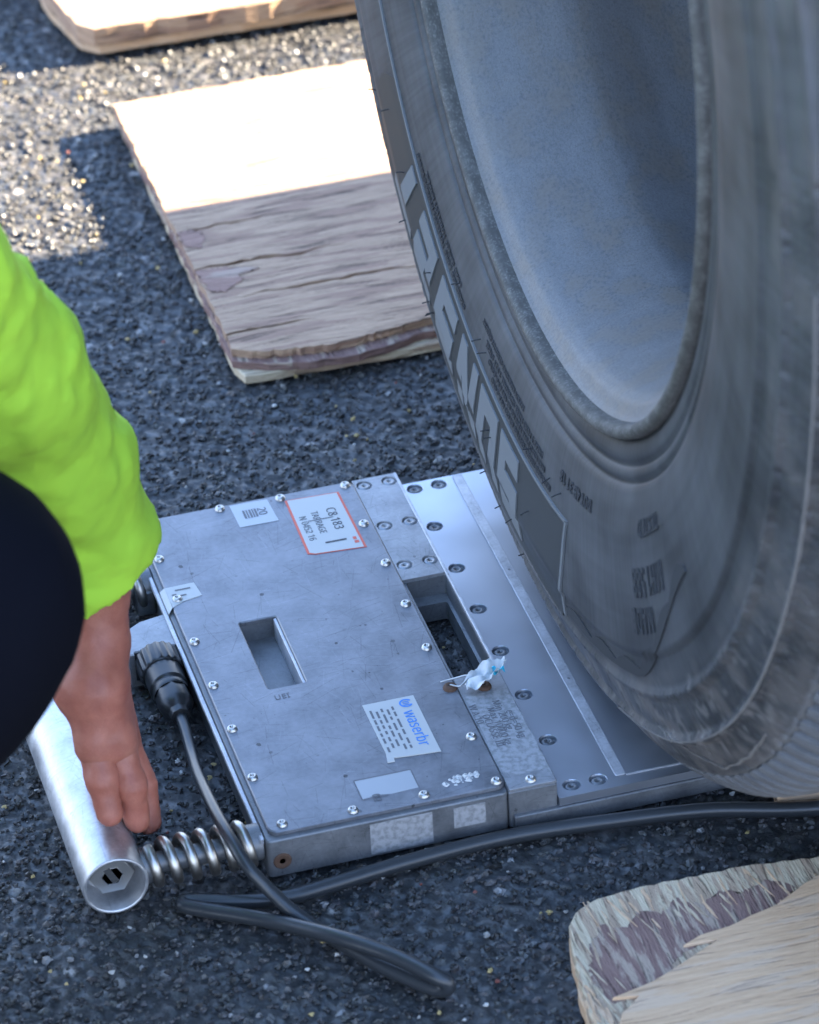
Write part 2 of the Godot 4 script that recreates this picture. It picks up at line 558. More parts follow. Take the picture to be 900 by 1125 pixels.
	M.caked = mat(Color(0.17, 0.158, 0.146), 0.9)

# ------------------------------------------------------------------ camera and light
func setup_view() -> void:
	var cam := Camera3D.new()
	cam.name = "camera"
	add_child(cam)
	var att := CameraAttributesPhysical.new()
	att.frustum_focal_length = 106.6
	att.frustum_focus_distance = 2.78
	att.exposure_aperture = 7.1
	cam.attributes = att
	cam.keep_aspect = Camera3D.KEEP_HEIGHT
	cam.near = 0.05
	cam.far = 400.0
	cam.fov = 12.84
	var fwd := Vector3(0.20531924, -0.55304557, -0.80745564)
	var up := Vector3(0.18629891, 0.83203299, -0.52250724)
	cam.global_transform = Transform3D(Basis(fwd.cross(up).normalized(), up, -fwd), Vector3(-0.64839, 1.64919, 2.20568))
	cam.current = true

	var sky := ProceduralSkyMaterial.new()
	sky.sky_top_color = sr(0.066, 0.118, 0.232)
	sky.sky_horizon_color = sr(0.335, 0.375, 0.425)
	sky.sky_curve = 0.18
	sky.ground_horizon_color = sr(0.2, 0.2, 0.2)
	sky.ground_bottom_color = sr(0.1, 0.1, 0.1)
	sky.sun_angle_max = 12.0
	var env := Environment.new()
	env.background_mode = Environment.BG_SKY
	env.sky = Sky.new()
	env.sky.sky_material = sky
	env.tonemap_mode = Environment.TONE_MAPPER_LINEAR
	env.tonemap_exposure = 14.5
	env.sdfgi_enabled = true
	env.ssao_enabled = true
	env.ssil_enabled = true
	var we := WorldEnvironment.new()
	we.name = "environment"
	we.environment = env
	add_child(we)

	var sun := DirectionalLight3D.new()
	sun.name = "sun"
	sun.light_energy = 1.6
	sun.light_color = Color(1.0, 0.93, 0.82)
	sun.light_angular_distance = 0.5
	sun.shadow_enabled = true
	add_child(sun)
	var el := deg_to_rad(25.0)
	var to_sun := Vector3(cos(el), sin(el), 0.0)
	sun.look_at_from_position(to_sun * 10.0, Vector3.ZERO, Vector3.UP)

# ------------------------------------------------------------------ ground
func axis_lines(a: float, b: float, step: float, far: float) -> PackedFloat32Array:
	var o := PackedFloat32Array()
	var lo := []
	var s := step
	var x := a
	while x > -far:
		s *= 1.35
		x -= s
		lo.append(x)
	lo.reverse()
	for v in lo: o.append(v)
	var n := int((b - a) / step)
	for k in n + 1: o.append(a + k * step)
	s = step
	x = a + n * step
	while x < far:
		s *= 1.35
		x += s
		o.append(x)
	return o

func build_ground() -> void:
	var xs := axis_lines(-0.46, 0.24, 0.0025, 60.0)
	var zs := axis_lines(-1.06, 0.42, 0.0025, 60.0)
	var cd := noise(FastNoiseLite.TYPE_CELLULAR, 105.0, 5)
	cd.cellular_return_type = FastNoiseLite.RETURN_DISTANCE
	cd.domain_warp_enabled = true
	cd.domain_warp_frequency = 160.0
	cd.domain_warp_amplitude = 0.006
	var cv := noise(FastNoiseLite.TYPE_SIMPLEX, 60.0, 15, 2)
	var ce := noise(FastNoiseLite.TYPE_SIMPLEX, 105.0, 16, 3)
	var lo := noise(FastNoiseLite.TYPE_SIMPLEX, 9.0, 6, 3)
	var P := PackedVector3Array()
	var uv := PackedVector2Array()
	var cs := PackedColorArray()
	for z in zs:
		for x in xs:
			var y := -0.0022
			if absf(x) < 2.0 and absf(z) < 2.0:
				var d := cd.get_noise_2d(x, z)
				var v := cv.get_noise_2d(x, z)
				y += -0.0008 * d * (1.0 + 0.9 * v) + 0.0013 * ce.get_noise_2d(x, z) + 0.0010 * lo.get_noise_2d(x, z) - 0.0010
			P.append(Vector3(x, minf(y, 0.0), z))
			uv.append(Vector2(x, z) / 0.55)
			var t := 0.90 + 0.28 * lo.get_noise_2d(x * 0.8 + 7.0, z * 0.8)
			cs.append(Color(t, t, t))
	var mb := MB.new()
	mb.grid(P, xs.size(), zs.size(), false, false, -1.0, uv, cs)
	var g := put(mb, "ground", M.asphalt)
	g.set_meta("kind", "structure")
	g.set_meta("label", "dark grey coarse asphalt")

	# loose grit: small angular chips
	var st := MB.new()
	var ico := SphereMesh.new()
	ico.radius = 1.0
	ico.height = 2.0
	ico.radial_segments = 7
	ico.rings = 3
	var ia := ico.get_mesh_arrays()
	var iv: PackedVector3Array = ia[Mesh.ARRAY_VERTEX]
	var ii: PackedInt32Array = ia[Mesh.ARRAY_INDEX]
	var chip := noise(FastNoiseLite.TYPE_SIMPLEX, 0.9, 12)
	for k in iv.size(): iv[k] *= 1.0 + 0.55 * chip.get_noise_3dv(iv[k].snapped(Vector3.ONE * 0.01))
	for k in range(0, ii.size(), 3):
		st.tri(iv[ii[k]], iv[ii[k + 1]], iv[ii[k + 2]], iv[ii[k]] + iv[ii[k + 1]] + iv[ii[k + 2]])
	var gm := mat(Color.WHITE, 0.48)
	gm.vertex_color_use_as_albedo = true
	st.colored = true
	var mm := MultiMesh.new()
	mm.transform_format = MultiMesh.TRANSFORM_3D
	mm.use_colors = true
	mm.mesh = st.build()
	mm.instance_count = 62000
	for k in mm.instance_count:
		var x := rng.randf_range(-0.52, 0.32)
		var z := rng.randf_range(-1.15, 0.47)
		var s := 0.0009 + 0.0032 * pow(rng.randf(), 2.6)
		if lo.get_noise_2d(x * 2.3 + 3.0, z * 2.3) > 0.22: s *= 0.6
		var loose := rng.randf() < 0.02
		if loose: s = rng.randf_range(0.0009, 0.0022)
		var b := Basis.from_euler(Vector3(rng.randf_range(-0.5, 0.5), rng.randf() * TAU, rng.randf_range(-0.5, 0.5))).scaled(Vector3(s, s * rng.randf_range(0.5, 0.85), s * rng.randf_range(0.65, 1.0)))
		mm.set_instance_transform(k, Transform3D(b, Vector3(x, (0.0 if loose else -0.0011 - s * 0.46) + rng.randf_range(-0.0006, 0.0004) + 0.0008 * lo.get_noise_2d(x, z), z)))
		var v := 0.015 + 0.074 * pow(rng.randf(), 1.8)
		var c := Color(v * rng.randf_range(0.96, 1.12), v, v * rng.randf_range(0.90, 1.04))
		var w := rng.randf()
		if loose and w > 0.62: c = Color(0.50, 0.49, 0.46) * rng.randf_range(0.5, 1.0)
		elif loose and w > 0.38: c = Color(0.36, 0.27, 0.11)
		elif loose and w > 0.32: c = Color(0.17, 0.05, 0.035)
		elif w > 0.985: c = Color(0.22, 0.215, 0.21)
		mm.set_instance_color(k, c)
	var gi := MultiMeshInstance3D.new()
	gi.name = "grit"
	gi.multimesh = mm
	gi.material_override = gm
	add_child(gi)
	gi.set_meta("kind", "stuff")
	gi.set_meta("label", "dark stone chips of the asphalt with loose pale grit between them")
	gi.set_meta("category", "grit")

# ------------------------------------------------------------------ wheel scale
func flat_text(s: String, size: float, m: Material, parent: Node, at: Vector3, along: Vector3, upv: Vector3, called := "print") -> void:
	var t := TextMesh.new()
	var f := SystemFont.new()
	f.font_names = PackedStringArray(["Droid Sans"])
	t.font = f
	t.font_size = 64
	t.pixel_size = size / 64.0
	t.depth = 0.00012
	t.text = s
	t.horizontal_alignment = HORIZONTAL_ALIGNMENT_LEFT
	var o := MeshInstance3D.new()
	o.name = called
	o.mesh = t
	o.material_override = m
	parent.add_child(o, true)
	o.transform = Transform3D(Basis(along, upv, along.cross(upv)), at)

func bars(parent: Node, m: Material, list: Array, y: float, called := "print") -> void:
	var mb := MB.new()
	for r in list:
		mb.quad(Vector3(r[0], y, r[1]), Vector3(r[2], y, r[1]), Vector3(r[2], y, r[3]), Vector3(r[0], y, r[3]), Vector3.UP)
	put(mb, called, m, parent)

func build_scale() -> void:
	var t := thing("wheel_scale", "grey aluminium wheel weighing pad with slotted cover, lying flat under the truck tyre", "scale")
	var mb := MB.new()
	# body below the cover, with the pocket of the small window
	var w1 := [-0.1825, -0.0715, -0.1585, 0.0030]
	var c1 := Vector2(-0.1705, -0.034)
	stack(mb, [[c1.x, c1.y, c1.x, c1.y, 0, 0.0165], [w1[0], w1[1], w1[2], w1[3], 0.002, 0.0165], [w1[0], w1[1], w1[2], w1[3], 0.002, 0.0288], [-0.2200, -0.2055, -0.0742, 0.1458, 0.003, 0.0288], [-0.2206, -0.2061, -0.0738, 0.1464, 0.003, 0.0280], [-0.2206, -0.2061, -0.0738, 0.1464, 0.003, 0.0030]], c1)
	put(mb, "body", M.box, t)
	# cover plate
	mb = MB.new()
	var b := 0.0007
	stack(mb, [[w1[0], w1[1], w1[2], w1[3], 0.002, 0.0290], [w1[0], w1[1], w1[2], w1[3], 0.002, 0.0312], [w1[0] - b, w1[1] - b, w1[2] + b, w1[3] + b, 0.0025, 0.0319], [-0.2176 + b, -0.2035 + b, -0.0736 - b, 0.1422 - b, 0.006, 0.0319], [-0.2176, -0.2035, -0.0736, 0.1422, 0.006, 0.0312], [-0.2176, -0.2035, -0.0736, 0.1422, 0.006, 0.0290]], c1)
	put(mb, "cover_plate", M.cover, t)
	# bright lining of the window's right side
	mb = MB.new()
	block(mb, -0.1606, -0.0705, -0.1587, 0.0022, 0.0004, 0.0168, 0.0309, 0.0003)
	put(mb, "window_lining", M.weld, t)
	# right half of the body with the through slot
	mb = MB.new()
	var c2 := Vector2(-0.0585, -0.03)
	stack(mb, [[-0.0698, -0.0745, -0.0472, 0.0255, 0.002, 0.0020], [-0.0698, -0.0745, -0.0472, 0.0255, 0.002, 0.0150], [-0.0712, -0.0838, -0.0452, 0.0268, 0.002, 0.0152], [-0.0712, -0.0838, -0.0452, 0.0268, 0.002, 0.0282], [-0.0732, -0.2052, -0.0440, 0.1458, 0.001, 0.0282], [-0.0734, -0.2061, -0.0436, 0.1464, 0.001, 0.0276], [-0.0734, -0.2061, -0.0436, 0.1464, 0.001, 0.0030]], c2)
	put(mb, "hinge_body", M.box, t)
	# drilled strip plate beyond the slot: six countersunk holes
	mb = MB.new()
	var zc := [-0.1976, -0.1482, -0.1011]
	var zb := [-0.2055, -0.1729, -0.1246, -0.0845]
	var xb := [-0.0730, -0.0583, -0.0436]
	for i in 2:
		for j in 3:
			var c := Vector2([-0.0667, -0.0498][i], zc[j])
			var ring := func(r: float, y: float) -> Array: return [c.x - r, c.y - r, c.x + r, c.y + r, r, y]
			stack(mb, [ring.call(0.0046, 0.0286), ring.call(0.0052, 0.0302), ring.call(0.0055, 0.0304), [xb[i], zb[j], xb[i + 1], zb[j + 1], 0, 0.0304]], c, 20)
	var e := [[xb[0], zb[0]], [xb[2], zb[0]], [xb[2], zb[3]], [xb[0], zb[3]]]
	for k in 4:
		var p = e[k]
		var q = e[(k + 1) % 4]
		var n := Vector3(q[1] - p[1], 0, -(q[0] - p[0]))
		mb.quad(Vector3(p[0], 0.0304, p[1]), Vector3(q[0], 0.0304, q[1]), Vector3(q[0], 0.0282, q[1]), Vector3(p[0], 0.0282, p[1]), n)
	put(mb, "strip_plate", M.strip, t)
	# lettered strip plate before the slot
	mb = MB.new()
	block(mb, -0.0730, 0.0272, -0.0436, 0.1462, 0.0008, 0.0283, 0.0306, 0.0004)
	put(mb, "strip_plate", M.strip, t)
	mb = MB.new()
	slab(mb, poly_of([Vector2(-0.0722, 0.0480), Vector2(-0.0442, 0.0470), Vector2(-0.0442, 0.1330), Vector2(-0.0640, 0.1345), Vector2(-0.0722, 0.1280)], 0.006, 0.0008), 0.0305, 0.0307, 1.0, 0.0001)
	put(mb, "worn_plate", M.worn_sticker, t)
	mb = MB.new()
	block(mb, -0.0450, -0.2055, -0.0432, 0.0268, 0.0003, 0.0284, 0.0309, 0.0003)
	put(mb, "edge_rail", M.weld, t)
	# platform under the tyre, one cell round each countersunk hole
	mb = MB.new()
	var X0 := -0.0430
	var X1 := 0.2900
	var Z0 := -0.2085
	var Z1 := 0.1480
	var Y := 0.0180
	var zh := [-0.2010, -0.1545, -0.1039, -0.0558, -0.0077, 0.0411, 0.0903, 0.1375]
	for j in 8:
		var za: float = Z0 if j == 0 else (zh[j - 1] + zh[j]) * 0.5
		var zd: float = Z1 if j == 7 else (zh[j] + zh[j + 1]) * 0.5
		var cols := [-0.0321]
		if j == 0 or j == 7: cols = [-0.0321, -0.0157]
		var xa := X0
		for i in cols.size():
			var xd := -0.0239 if i == 0 else -0.0080
			if cols.size() == 1: xd = -0.0080
			var c := Vector2(cols[i], zh[j])
			var ring := func(r: float, y: float) -> Array: return [c.x - r, c.y - r, c.x + r, c.y + r, r, y]
			stack(mb, [ring.call(0.0048, Y - 0.0022), ring.call(0.0053, Y - 0.0003), ring.call(0.0056, Y), [xa, za, xd, zd, 0, Y]], c, 20)
			xa = xd
	for q in [[X0, Z0, X1, Z0, Vector3.FORWARD], [X1, Z0, X1, Z1, Vector3.RIGHT], [X1, Z1, X0, Z1, Vector3.BACK], [X0, Z1, X0, Z0, Vector3.LEFT]]:
		mb.quad(Vector3(q[0], Y, q[1]), Vector3(q[2], Y, q[3]), Vector3(q[2], 0.0124, q[3]), Vector3(q[0], 0.0124, q[1]), q[4])
	mb.quad(Vector3(-0.008, Y, Z0), Vector3(X1, Y, Z0), Vector3(X1, Y, Z1), Vector3(-0.008, Y, Z1), Vector3.UP)
	put(mb, "platform", M.deck, t)
	mb = MB.new()
	block(mb, -0.0052, -0.2070, 0.0016, 0.1385, 0.001, Y + 0.0001, Y + 0.0007, 0.0004)
	put(mb, "weld_strip", M.weld, t)
	mb = MB.new()
	block(mb, 0.0016, 0.1378, 0.2880, 0.1399, 0.0004, Y + 0.0001, Y + 0.0006, 0.0003)
	put(mb, "weld_strip", M.weld, t)
	mb = MB.new()
	block(mb, -0.0710, 0.1200, 0.2900, 0.1496, 0.0008, 0.0006, 0.0120, 0.0006)
	put(mb, "base_bar", M.box, t)
	mb = MB.new()
	block(mb, -0.0425, -0.2080, 0.2890, 0.1180, 0.001, 0.0010, 0.0122, 0.0006)
	put(mb, "base_plate", M.box, t)

	# pan-head screws on the cover
	mb = MB.new()
	lathe(mb, [Vector2(0.0, 0.0009), Vector2(0.0009, 0.0009), Vector2(0.0011, 0.0020), Vector2(0.0018, 0.0021), Vector2(0.0025, 0.0018), Vector2(0.0031, 0.0011), Vector2(0.0034, 0.0)], Vector3.ZERO, Vector3.UP, 18, -1.0)
	var screw := mb.build()
	for p in [[-0.2059, -0.2000], [-0.1627, -0.2000], [-0.1227, -0.1990], [-0.0790, -0.1995], [-0.2132, -0.1567], [-0.2127, -0.1093], [-0.2135, -0.0606], [-0.2135, -0.0117], [-0.2135, 0.0356], [-0.2138, 0.0867], [-0.2085, 0.1360], [-0.1658, 0.1370], [-0.1223, 0.1363], [-0.0783, 0.1375], [-0.0795, -0.1522], [-0.0782, -0.1045], [-0.0786, -0.0566], [-0.0793, -0.0070], [-0.0796, 0.0904]]:
		var o := put(screw, "screw", M.steel, t, Vector3(p[0], 0.0319, p[1]))
		o.rotation.y = rng.randf() * TAU
	put(screw, "screw", M.steel, t, Vector3(-0.0582, 0.0306, 0.1408))
	# screws sunk into the strip and platform
	mb = MB.new()
	lathe(mb, [Vector2(0.0, -0.0004), Vector2(0.0012, -0.0004), Vector2(0.0013, 0.0009), Vector2(0.0026, 0.0010), Vector2(0.0038, 0.0007), Vector2(0.0042, 0.0)], Vector3.ZERO, Vector3.UP, 18, -1.0)
	mb.tri(Vector3(-0.01, -0.001, 0), Vector3(-0.0101, -0.001, 0), Vector3(-0.01, -0.001, 0.0001), Vector3.UP)
	lathe(mb, [Vector2(0.0, -0.0003), Vector2(0.0049, -0.0003)], Vector3.ZERO, Vector3.UP, 18, -1.0)
	var sunk := mb.build()
	for x in [-0.0667, -0.0498]:
		for z in zc: put(sunk, "sunk_screw", M.strip, t, Vector3(x, 0.0291, z))
	for z in zh: put(sunk, "sunk_screw", M.box, t, Vector3(-0.0321, Y - 0.0018, z))
	for z in [zh[0], zh[7]]: put(sunk, "sunk_screw", M.box, t, Vector3(-0.0157, Y - 0.0018, z))
	# two rusty seal screws joined by wire, with a crumpled plastic seal
	mb = MB.new()
	lathe(mb, [Vector2(0.0, 0.0016), Vector2(0.0022, 0.0024), Vector2(0.0040, 0.0018), Vector2(0.0046, 0.0)], Vector3.ZERO, Vector3.UP, 12, -1.0)
	var rusty := mb.build()
	put(rusty, "seal_screw", M.rust, t, Vector3(-0.0776, 0.0319, 0.0385))
	put(rusty, "seal_screw", M.rust, t, Vector3(-0.0572, 0.0306, 0.0425))
	mb = MB.new()
	tube(mb, catmull([Vector3(-0.0776, 0.0345, 0.0385), Vector3(-0.0725, 0.0350, 0.0425), Vector3(-0.066, 0.0365, 0.0390), Vector3(-0.0615, 0.0350, 0.0385), Vector3(-0.0572, 0.0335, 0.0425)], 6), 0.0006, 6)
	tube(mb, catmull([Vector3(-0.0572, 0.0335, 0.0425), Vector3(-0.064, 0.036, 0.0350), Vector3(-0.074, 0.0345, 0.0330), Vector3(-0.082, 0.0335, 0.0325)], 6), 0.0005, 6)
	put(mb, "seal_wire", M.steel, t)
	mb = MB.new()
	var P := PackedVector3Array()
	var tn := noise(FastNoiseLite.TYPE_SIMPLEX, 90.0, 77, 2)
	for j in 9:
		for i in 14:
			var u := i / 13.0
			var v := j / 8.0
			var wd := 0.0035 + 0.0085 * sin(PI * clampf(u * 0.9 + 0.12, 0, 1))
			var x := -0.0690 + 0.0270 * u
			var z := 0.0440 - 0.006 * u + (v - 0.5) * wd * 1.5
			P.append(Vector3(x, 0.0352 + 0.005 * u + 0.0065 * absf(v - 0.45) * u * 2.0 + 0.004 * tn.get_noise_2d(x, z), z))
	mb.grid(P, 14, 9, false, false, -1.0)
	put(mb, "seal_tag", M.tag, t)
	mb = MB.new()
	P = PackedVector3Array()
	for j in 5:
		for i in 7:
			var x := -0.0520 + 0.0075 * i / 6.0
			var z := 0.0400 + 0.0060 * j / 4.0
			P.append(Vector3(x, 0.0412 + 0.0022 * sin(i * 1.1 + j) + 0.0012 * j / 4.0, z))
	mb.grid(P, 7, 5, false, false, -1.0)
	put(mb, "seal_core", M.cyan, t)

	# stickers
	var yl := 0.0320
	var up := 0.0001
	var lab := func(poly: Array, m: Material, called: String, th := 0.00025) -> void:
		var s := MB.new()
		slab(s, PackedVector2Array(poly), yl - 0.0001, yl + th, 1.0, 0.0001)
		put(s, called, m, t)
	# white card with red border, one corner lifting
	var L1 := [Vector2(-0.1208, -0.1948), Vector2(-0.0850, -0.1934), Vector2(-0.0845, -0.1262), Vector2(-0.1175, -0.1288), Vector2(-0.1224, -0.1308)]
	lab.call(L1, M.red_ink, "label", 0.0003)
	lab.call([Vector2(-0.1194, -0.1940), Vector2(-0.0866, -0.1926), Vector2(-0.0862, -0.1266), Vector2(-0.1175, -0.1292), Vector2(-0.1208, -0.1312)], M.paper, "label", 0.00045)
	var ly := yl + 0.0006
	flat_text("C8 183", 0.0085, M.ink, t, Vector3(-0.0955, ly, -0.1770), Vector3.BACK, Vector3.RIGHT)
	flat_text("TARRAGE", 0.0048, M.faint_ink, t, Vector3(-0.1065, ly, -0.1760), Vector3.BACK, Vector3.RIGHT)
	flat_text("N 0452 16", 0.0046, M.faint_ink, t, Vector3(-0.1150, ly, -0.1730), Vector3.BACK, Vector3.RIGHT)
	bars(t, M.ink, [[-0.1085, -0.1395, -0.0945, -0.1378]], ly)
	bars(t, M.faint_ink, [[-0.1125, -0.1665, -0.0960, -0.1655]], ly)
	bars(t, M.red_ink, [[-0.0905, -0.1395, -0.0882, -0.1362], [-0.0905, -0.1350, -0.0876, -0.1322]], ly)
	# maker's white label, blue print along its right side
	lab.call([Vector2(-0.1330, 0.0386), Vector2(-0.1010, 0.0386), Vector2(-0.1008, 0.0985), Vector2(-0.1292, 0.0958), Vector2(-0.1296, 0.0992), Vector2(-0.1340, 0.0990), Vector2(-0.1326, 0.0900)], M.paper, "label", 0.0005)
	ly = yl + 0.0007
	flat_text("waserbr", 0.0102, M.blue_ink, t, Vector3(-0.1080, ly, 0.0530), Vector3.BACK, Vector3.RIGHT)
	var cm := MB.new()
	for a in 20:
		var a0 := TAU * a / 24.0 + 0.5
		var a1 := TAU * (a + 1) / 24.0 + 0.5
		var cc := Vector3(-0.1075, ly, 0.0452)
		cm.quad(cc + Vector3(cos(a0), 0, sin(a0)) * 0.0030, cc + Vector3(cos(a1), 0, sin(a1)) * 0.0030, cc + Vector3(cos(a1), 0, sin(a1)) * 0.0042, cc + Vector3(cos(a0), 0, sin(a0)) * 0.0042, Vector3.UP)
	for k in 3:
		var z := 0.0434 + 0.0016 * k
		cm.quad(Vector3(-0.1095, ly, z), Vector3(-0.1055, ly, z), Vector3(-0.1055, ly, z + 0.0008), Vector3(-0.1095, ly, z + 0.0008), Vector3.UP)
	put(cm, "print", M.blue_ink, t)
	for k in 5:
		var x := -0.1165 - 0.0034 * k
		var list := []
		var z := 0.046 + 0.002 * (k % 2)
		while z < 0.088:
			var len := rng.randf_range(0.003, 0.009)
			list.append([x - 0.0007, z, x + 0.0007, minf(z + len, 0.090)])
			z += len + rng.randf_range(0.0015, 0.004)
		bars(t, M.faint_ink, list, ly)
	# foil label with a boxed number, far edge
	lab.call([Vector2(-0.1562, -0.2012), Vector2(-0.1312, -0.2006), Vector2(-0.1300, -0.1742), Vector2(-0.1556, -0.1745)], M.foil, "label")
	ly = yl + 0.0004
	bars(t, M.faint_ink, [[-0.1500, -0.1925, -0.1485, -0.1830], [-0.1478, -0.1925, -0.1468, -0.1830], [-0.1460, -0.1925, -0.1446, -0.1830], [-0.1440, -0.1925, -0.1430, -0.1830], [-0.1424, -0.1925, -0.1410, -0.1830]], ly)
	flat_text("20", 0.008, M.faint_ink, t, Vector3(-0.1375, ly, -0.1925), Vector3.BACK, Vector3.RIGHT)
	# printed frame, near edge
	bars(t, M.faint_ink, [[-0.1582, 0.1093, -0.1226, 0.1099], [-0.1582, 0.1099, -0.1577, 0.1290], [-0.1231, 0.1099, -0.1226, 0.1300], [-0.1577, 0.1292, -0.1420, 0.1297]], ly - 0.0002)
	lab.call([Vector2(-0.1575, 0.1101), Vector2(-0.1233, 0.1101), Vector2(-0.1233, 0.1280), Vector2(-0.1400, 0.1288), Vector2(-0.1480, 0.1270), Vector2(-0.1575, 0.1285)], M.foil, "label", 0.0001)
	flat_text("02", 0.0065, M.faint_ink, t, Vector3(-0.1492, ly, 0.1262), Vector3.BACK, Vector3.RIGHT)
	flat_text("UEI", 0.0052, M.faint_ink, t, Vector3(-0.1815, yl + 0.0002, 0.0130), Vector3.RIGHT, Vector3.FORWARD)
	# small pale label folded over the left edge
	lab.call([Vector2(-0.2178, -0.1235), Vector2(-0.1985, -0.1240), Vector2(-0.1968, -0.1085), Vector2(-0.2105, -0.1055), Vector2(-0.2176, -0.1010)], M.paper, "label")
	bars(t, M.faint_ink, [[-0.2120, -0.1195, -0.2020, -0.1180], [-0.2150, -0.1150, -0.2120, -0.1135], [-0.2100, -0.1130, -0.2060, -0.1115]], ly)
	mb = MB.new()
	mb.quad(Vector3(-0.2209, 0.0300, -0.1235), Vector3(-0.2209, 0.0300, -0.0980), Vector3(-0.2209, 0.0195, -0.0960), Vector3(-0.2209, 0.0195, -0.1225), Vector3.LEFT)
	mb.quad(Vector3(-0.2209, 0.0300, -0.1235), Vector3(-0.2209, 0.0300, -0.0980), Vector3(-0.2178, 0.0322, -0.1010), Vector3(-0.2178, 0.0322, -0.1235), Vector3(-1, 1, 0))
	put(mb, "label", M.paper, t)
	# faint stamped marks on the near strip
	for k in 5:
		flat_text(["W A 10", "OCLASSE III", "Max 10000 kg", "Min 200 kg", "e=d=50 kg"][k], 0.0042, M.faint_ink, t, Vector3(-0.0700 + 0.0050 * k, 0.0309, 0.058 + 0.006 * ((k * 2) % 3)), Vector3.BACK, Vector3.RIGHT)
	# dried white crust
	mb = MB.new()
	for k in 46:
		var a := rng.randf() * TAU
		var rr := sqrt(rng.randf())
		var s := rng.randf_range(0.0006, 0.0019)
		lathe(mb, [Vector2(0.0, s * 0.8), Vector2(s * 0.6, s * 0.6), Vector2(s, 0.0)], Vector3(-0.0975 + cos(a) * rr * 0.011, 0.0318, 0.1290 + sin(a) * rr * 0.0045 - cos(a) * rr * 0.002), Vector3(rng.randf_range(-0.3, 0.3), 1, rng.randf_range(-0.3, 0.3)), 6, -1.0)
	put(mb, "dried_crust", M.crust, t)
	# worn stickers and plug screw on the front face
	for r in [[-0.1585, -0.1205, 0.0045, 0.0265], [-0.1075, -0.0880, 0.0110, 0.0255]]:
		mb = MB.new()
		block(mb, r[0], 0.1462, r[1], 0.1467, 0.0001, r[2], r[3], 0.0001)
		put(mb, "worn_sticker", M.worn_sticker, t)
	mb = MB.new()
	lathe(mb, [Vector2(0.0, 0.0004), Vector2(0.0035, 0.0004), Vector2(0.0040, 0.0010), Vector2(0.0052, 0.0008), Vector2(0.0056, 0.0)], Vector3(-0.2120, 0.0135, 0.1464), Vector3.BACK, 16, -1.0)
	put(mb, "plug_screw", M.rust, t)

	# left side: guard rail, two blocks for the sockets
	mb = MB.new()
	block(mb, -0.2236, -0.2030, -0.2210, 0.1420, 0.0008, 0.0245, 0.0285, 0.0005)
	put(mb, "side_rail", M.weld, t)
	mb = MB.new()
	block(mb, -0.2335, -0.1700, -0.2208, -0.1380, 0.002, 0.0040, 0.0215, 0.001)
	put(mb, "socket_block", M.box, t)
	mb = MB.new()
	slab(mb, PackedVector2Array([Vector2(-0.2210, -0.1050), Vector2(-0.2400, -0.1015), Vector2(-0.2525, -0.0930), Vector2(-0.2535, -0.0680), Vector2(-0.2210, -0.0680)]), 0.0020, 0.0265, 1.0, 0.001)
	put(mb, "socket_block", M.strip, t)

	# handle bar: tube along z held by two springs
	var tc := Vector3(-0.3115, 0.0212, 0.0)
	mb = MB.new()
	lathe(mb, hard([Vector2(0.0, 0.310), Vector2(0.0172, 0.310), Vector2(0.0173, 0.3318), Vector2(0.0180, 0.3325), Vector2(0.0191, 0.3325), Vector2(0.0196, 0.3318), Vector2(0.0196, 0.0), Vector2(0.0, 0.0)]), tc + Vector3(0, 0, -0.1845), Vector3.BACK, 40, -1.0)
	var h := put(mb, "handle_bar", M.tube, t)
	mb = MB.new()
	lathe(mb, hard([Vector2(0.0, 0.012), Vector2(0.0128, 0.012), Vector2(0.0139, 0.0110), Vector2(0.0139, 0.0)]), tc + Vector3(0, 0, 0.1256), Vector3.BACK, 6, -1.0)
	put(mb, "hex_plug", M.steel, h)
	mb = MB.new()
	var ka := Vector3(-0.45, 0.89, 0).normalized()
	obox(mb, tc + Vector3(-0.0005, 0.0005, 0.1378), ka.cross(Vector3.BACK), ka, Vector3.BACK, 0.0020, 0.0058, 0.0003)
	put(mb, "key_slot", M.dark_steel, h)
	for z in [0.1315, -0.1500]:
		mb = MB.new()
		var path := PackedVector3Array()
		var turns := 5.6
		for k in int(turns * 18) + 1:
			var a := TAU * k / 18.0
			path.append(Vector3(-0.2885 + 0.0112 * a / TAU, 0.0195 + 0.0118 * cos(a), z + 0.0118 * sin(a)))
		tube(mb, path, 0.0033, 12)
		put(mb, "spring", M.spring, h)
		mb = MB.new()
		lathe(mb, hard([Vector2(0.0105, 0.0), Vector2(0.0105, 0.008), Vector2(0.0065, 0.0085), Vector2(0.0065, 0.062), Vector2(0.011, 0.0622), Vector2(0.011, 0.072)]), Vector3(-0.2935, 0.0195, z), Vector3.RIGHT, 20, -1.0)
		put(mb, "spring_bolt", M.box, h)

